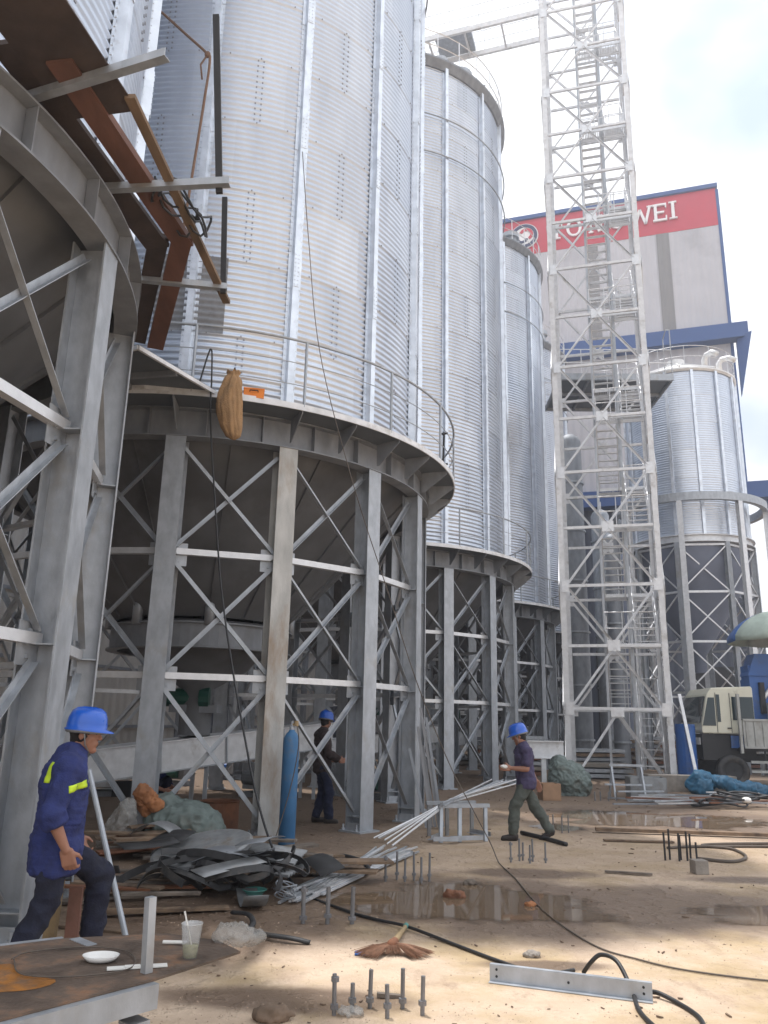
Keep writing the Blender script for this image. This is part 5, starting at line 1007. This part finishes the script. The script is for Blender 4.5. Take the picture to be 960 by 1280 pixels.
# pipes and clutter behind the tower
for i, (x, y, r, z, m) in enumerate(((9.1, 37, .55, 15.2, 'galv_dull'), (11.0, 39, .45, 12, 'galv'), (9.9, 33.5, .32, 9.5, 'galv_dull'), (12.2, 41, .8, 10, 'hopper_blue'))):
    t = empty('duct', (x, y, 0), 0, label=['thick vertical duct with domed top behind the left tower leg', 'pale vertical duct behind the middle of the tower', 'slim vertical duct behind the tower stairs', 'dark blue vertical tank behind the tower'][i], cat='duct')
    MB().lathe([(r, 0), (r, z), (r * .8, z + r * .4), (r * .4, z + r * .7), (0, z + r * .8)], 28).build('pipe', m, t, True)
    for k in range(int(z / 2.4)): MB().lathe([(r + .002, 0), (r + .06, 0), (r + .06, .08), (r + .002, .08)], 28, (0, 0, 1 + k * 2.4), closed=True).build('flange', 'galv', t)
rk = random.Random(8)
for i in range(14):
    x, y = rk.uniform(3.5, 16), rk.uniform(27, 36); w_, d_, h_ = rk.uniform(.8, 2.2), rk.uniform(.8, 1.6), rk.uniform(.4, 1.5)
    t = empty('material_stack', (x, y, 0), rk.uniform(-.3, .3), label='stack of boards or plates on the ground beyond the tower', cat='stack'); t['group'] = 'material stacks beyond the tower'
    n = max(2, int(h_ / .16))
    for k in range(n): MB().box((rk.uniform(-.05, .05), 0, .10 + k * .16), (w_, d_, .11)).build('layer', rk.choice(['wood', 'rust', 'galv_dull', 'galv', 'concrete']), t)
    for s in (-1, 1): MB().box((s * w_ * .35, 0, .02), (.1, d_, .04)).build('bearer', 'wood_grey', t)
for i in range(12):
    x, y = rk.uniform(-7, 2), rk.uniform(17, 34); s_ = rk.uniform(.4, .9)
    if y < 19.5: x -= 2
    t = empty('machine_unit', (x, y, 0), rk.uniform(-.5, .5), label='grey machine unit standing in the shade under the silos', cat='machine'); t['group'] = 'machine units under the silos'
    MB().box((0, 0, s_ * .5 + .1), (s_ * 1.2, s_ * .8, s_ * .8)).build('housing', rk.choice(['galv', 'galv_dull', 'white_steel']), t); MB().tube([(-s_ * .5, -s_ * .45, s_ * .6), (s_ * .3, -s_ * .45, s_ * .6)], s_ * .22, 14).build('motor', rk.choice(['green', 'galv_dull', 'truck_blue']), t); MB().box((0, 0, .05), (s_ * 1.4, s_ * .9, .1)).build('skid', 'galv_dull', t)

# ------------------------------------------------------------------ crane truck with umbrella (front to the left)
tk = empty('crane_truck', (9.36, 23.7, 0), R_(-3), label='cream-cabbed flatbed truck with blue crane at the right edge', cat='truck')
prof = [(.02, 1.50), (.0, 1.60), (.02, 1.75), (.26, 2.62), (.42, 2.80), (1.80, 2.86), (1.84, 2.80), (1.84, 1.50)]
m = MB(); n = len(prof)
m.add([(x, .10, z) for x, z in prof] + [(x, 2.05, z) for x, z in prof], [tuple(range(n))[::-1], tuple(range(n, 2 * n))] + [(i, (i + 1) % n, n + (i + 1) % n, n + i) for i in range(n)])
o = m.build('cab', 'cab', tk); bv = o.modifiers.new('b', 'BEVEL'); bv.width = .045; bv.segments = 3; bv.limit_method = 'ANGLE'
MB().add([(.045, .09, 1.72), (.285, .09, 2.52), (.50, .09, 2.52), (.50, .09, 1.72), (.045, .105, 1.72), (.285, .105, 2.52), (.50, .105, 2.52), (.50, .105, 1.72)], [(0, 1, 2, 3), (7, 6, 5, 4), (0, 4, 5, 1), (1, 5, 6, 2), (2, 6, 7, 3), (3, 7, 4, 0)]).build('side_window', 'dglass', tk)
MB().box((.62, .093, 2.22), (.11, .02, .78)).build('side_window', 'dglass', tk)
MB().box((1.45, .093, 2.22), (.72, .02, .66)).build('rear_window', 'dglass', tk)
MB().bar((.0, 1.07, 1.80), (.225, 1.07, 2.55), 1.7, .03, (-1, 0, .3)).build('windscreen', 'dglass', tk)
dl = MB(); 
for a, b in (((.54, .088, 1.53), (.54, .088, 2.66)), ((1.02, .088, 1.53), (1.02, .088, 2.66))): dl.bar(a, b, .014, .012, (0, 1, 0))
dl.build('door_seam', 'black', tk); MB().box((.94, .08, 1.66), (.12, .03, .035)).build('door_handle', 'black', tk)
MB().box((-.01, .42, 1.28), (.07, .34, .20)).build('headlight', 'ceramic', tk); MB().box((-.01, 1.7, 1.28), (.07, .34, .20)).build('headlight', 'ceramic', tk)
mr = MB().tube([(.12, .05, 2.5), (-.10, -.12, 2.48), (-.12, -.14, 2.2)], .014, 6).build('mirror_arm', 'black', tk); MB().box((-.12, -.15, 2.15), (.06, .17, .36)).build('mirror', 'black', mr)
MB().box((.22, 1.07, 1.12), (.46, 1.95, .72)).build('bumper', 'black', tk); MB().box((1.22, .13, 1.28), (.50, .05, .34)).build('step_panel', 'truck_blue', tk); MB().box((1.15, 1.07, 1.15), (1.36, 1.7, .66)).build('underbody', 'black', tk); MB().box((3.6, 1.05, .82), (6.0, .85, .22)).build('chassis', 'black', tk)  # black bumper and underbody hold the fender shadow in their colour
for x in (.98, 4.9):
    for y in (.22, 1.9):
        w1 = MB().lathe([(.25, -.11), (.42, -.12), (.46, -.08), (.46, .08), (.42, .12), (.25, .11)], 36, closed=True); wo = w1.build('wheel', 'rubber', tk, True); wo.rotation_euler = (PI / 2, 0, 0); wo.location = (x, y, .46); wo.scale = (1 / .84, 1, 1)
        MB().lathe([(0, -.05), (.10, -.07), (.24, -.02), (.26, -.10), (.26, .10), (0, .08)], 24).build('rim', 'black', wo, False)
MB().box((3.9, 1.05, 1.08), (5.4, 2.3, .10)).build('bed_floor', 'black', tk)
bs = MB().box((3.95, -.12, 1.50), (5.3, .04, .74))
for i in range(19): bs.box((1.42 + i * .28, -.15, 1.50), (.07, .03, .70))
bs.box((3.95, -.15, 1.90), (5.3, .06, .06)).box((3.95, -.15, 1.14), (5.3, .06, .06)); bs.build('bed_side', 'bed', tk)
MB().box((3.95, 2.22, 1.50), (5.3, .04, .74)).build('bed_side', 'bed', tk); MB().box((1.20, -.13, 1.80), (.09, .09, 1.65)).build('stake', 'bed', tk); MB().box((1.20, 2.2, 1.80), (.09, .09, 1.65)).build('stake', 'bed', tk)
for z in (.48, .74): MB().bar((1.5, -.05, z), (4.2, -.05, z), .04, .07).build('side_guard', 'bed', tk)
for x in (2.0, 3.2): MB().bar((x, -.04, .40), (x, -.04, 1.05), .05, .05, (0, 1, 0)).build('guard_post', 'black', tk)
tk.scale = (.84, 1, 1); cr_ = MB().box((2.40, .9, 2.1), (.84, .7, 2.0)).build('crane_base', 'truck_blue', tk)
cc_ = MB().prism([(2.0, .6), (2.9, .6), (2.9, 1.2), (2.0, 1.2)], 3.1, 3.5); cc_.add([(1.95, .55, 3.2), (2.25, .55, 3.85), (3.9, .55, 3.85), (3.9, .55, 3.2), (1.95, 1.2, 3.2), (2.25, 1.2, 3.85), (3.9, 1.2, 3.85), (3.9, 1.2, 3.2)], [(0, 1, 2, 3), (7, 6, 5, 4), (0, 4, 5, 1), (1, 5, 6, 2), (2, 6, 7, 3), (3, 7, 4, 0)]); cc_.build('crane_head', 'truck_blue', tk)
MB().bar((2.6, .88, 3.6), (6.5, .88, 4.0), .32, .36).build('boom', 'truck_blue', tk); MB().tube([(2.35, .5, 2.5), (3.1, .5, 3.3)], .07, 12).build('ram', 'galv_bright', tk); MB().box((2.35, .50, 2.55), (.16, .14, .9)).build('control_box', 'black', tk)
MB().box((2.65, .15, 2.15), (.55, .3, .5)).build('tool_box', 'bed', tk)
um = empty('parasol', (12.15, 24.3, 2.2), 0, label='faded parasol with round printed patches and a blue panel above the truck', cat='parasol')
MB().tube([(0, 0, 0), (0, 0, 3.0)], .022, 8).build('pole', 'galv', um)
for k in range(8):
    a0 = PI / 4 * k + .2; cpts = []; n = 8; mm = MB(); vs = []
    for i in range(n + 1):
        t = i / n; r = 1.5 * math.sin(t * 1.15) / math.sin(1.15); z = 2.98 - .80 * (1 - math.cos(t * 1.25)) / (1 - math.cos(1.25))
        for j in range(5): a = a0 + PI / 4 * j / 4; sag = .045 * math.sin(PI * j / 4) * t; vs.append((r * math.cos(a) * (1 - sag), r * math.sin(a) * (1 - sag), z - sag * .6))
    for j in range(5): a = a0 + PI / 4 * j / 4; x, y, z = vs[n * 5 + j]; vs.append((x * 1.005, y * 1.005, z - .16))
    mm.add(vs, [(i * 5 + j, i * 5 + j + 1, (i + 1) * 5 + j + 1, (i + 1) * 5 + j) for i in range(n + 1) for j in range(4)])
    cm = 'truck_blue' if k == 3 else ('umb_a' if k % 2 else 'umb_b')
    if 'umb_a' not in M: M['umb_a'] = mat('parasol_pale', (.50, .52, .46), .8, 0, .08); M['umb_b'] = mat('parasol_green_grey', (.36, .43, .38), .8, 0, .1); M['umb_o'] = mat('parasol_print', (.62, .22, .12), .8, 0, .1); M['umb_c'] = mat('parasol_print_pale', (.72, .60, .46), .8, 0, .1)
    pn_ = mm.build('panel', cm, um, True); q = pn_.modifiers.new('s', 'SOLIDIFY'); q.thickness = .006
    am = a0 + PI / 8; c = V((1.08 * math.cos(am), 1.08 * math.sin(am), 2.98 - .80 * (1 - math.cos(.79 * 1.25)) / (1 - math.cos(1.25)) + .0)); tn = V((-math.sin(am), math.cos(am), 0)); dn = (V((math.cos(am), math.sin(am), -.62))).normalized(); nn2 = dn.cross(tn); nn2 = nn2 if nn2.z > 0 else -nn2
    for rr2, of, mt in ((.26, .012, 'umb_o'), (.19, .017, 'umb_c')):
        pt = MB(); pt.add([c + nn2 * of + tn * math.cos(a) * rr2 * 1.15 + dn * math.sin(a) * rr2 * .75 for a in [2 * PI * i / 24 for i in range(24)]], [tuple(range(24))]); pt.build('printed_patch', mt, pn_)
    MB().tube([(0, 0, 2.95), vs[n * 5]], .008, 5).build('rib', 'galv', um)

# ------------------------------------------------------------------ haze
hz = MB().box((20, 60, 35), (260, 260, 72)).build('haze', 'paper'); tag(hz, 'thin daylight haze over the whole site', None, None, 'stuff')
hm = bpy.data.materials.new('haze'); hm.use_nodes = True; hm.node_tree.nodes.remove(hm.node_tree.nodes['Principled BSDF'])
pv = hm.node_tree.nodes.new('ShaderNodeVolumePrincipled'); pv.inputs['Color'].default_value = (.86, .90, 1, 1); pv.inputs['Density'].default_value = .0028; pv.inputs['Anisotropy'].default_value = .5
hm.node_tree.links.new(pv.outputs[0], hm.node_tree.nodes['Material Output'].inputs['Volume']); hz.data.materials.clear(); hz.data.materials.append(hm)
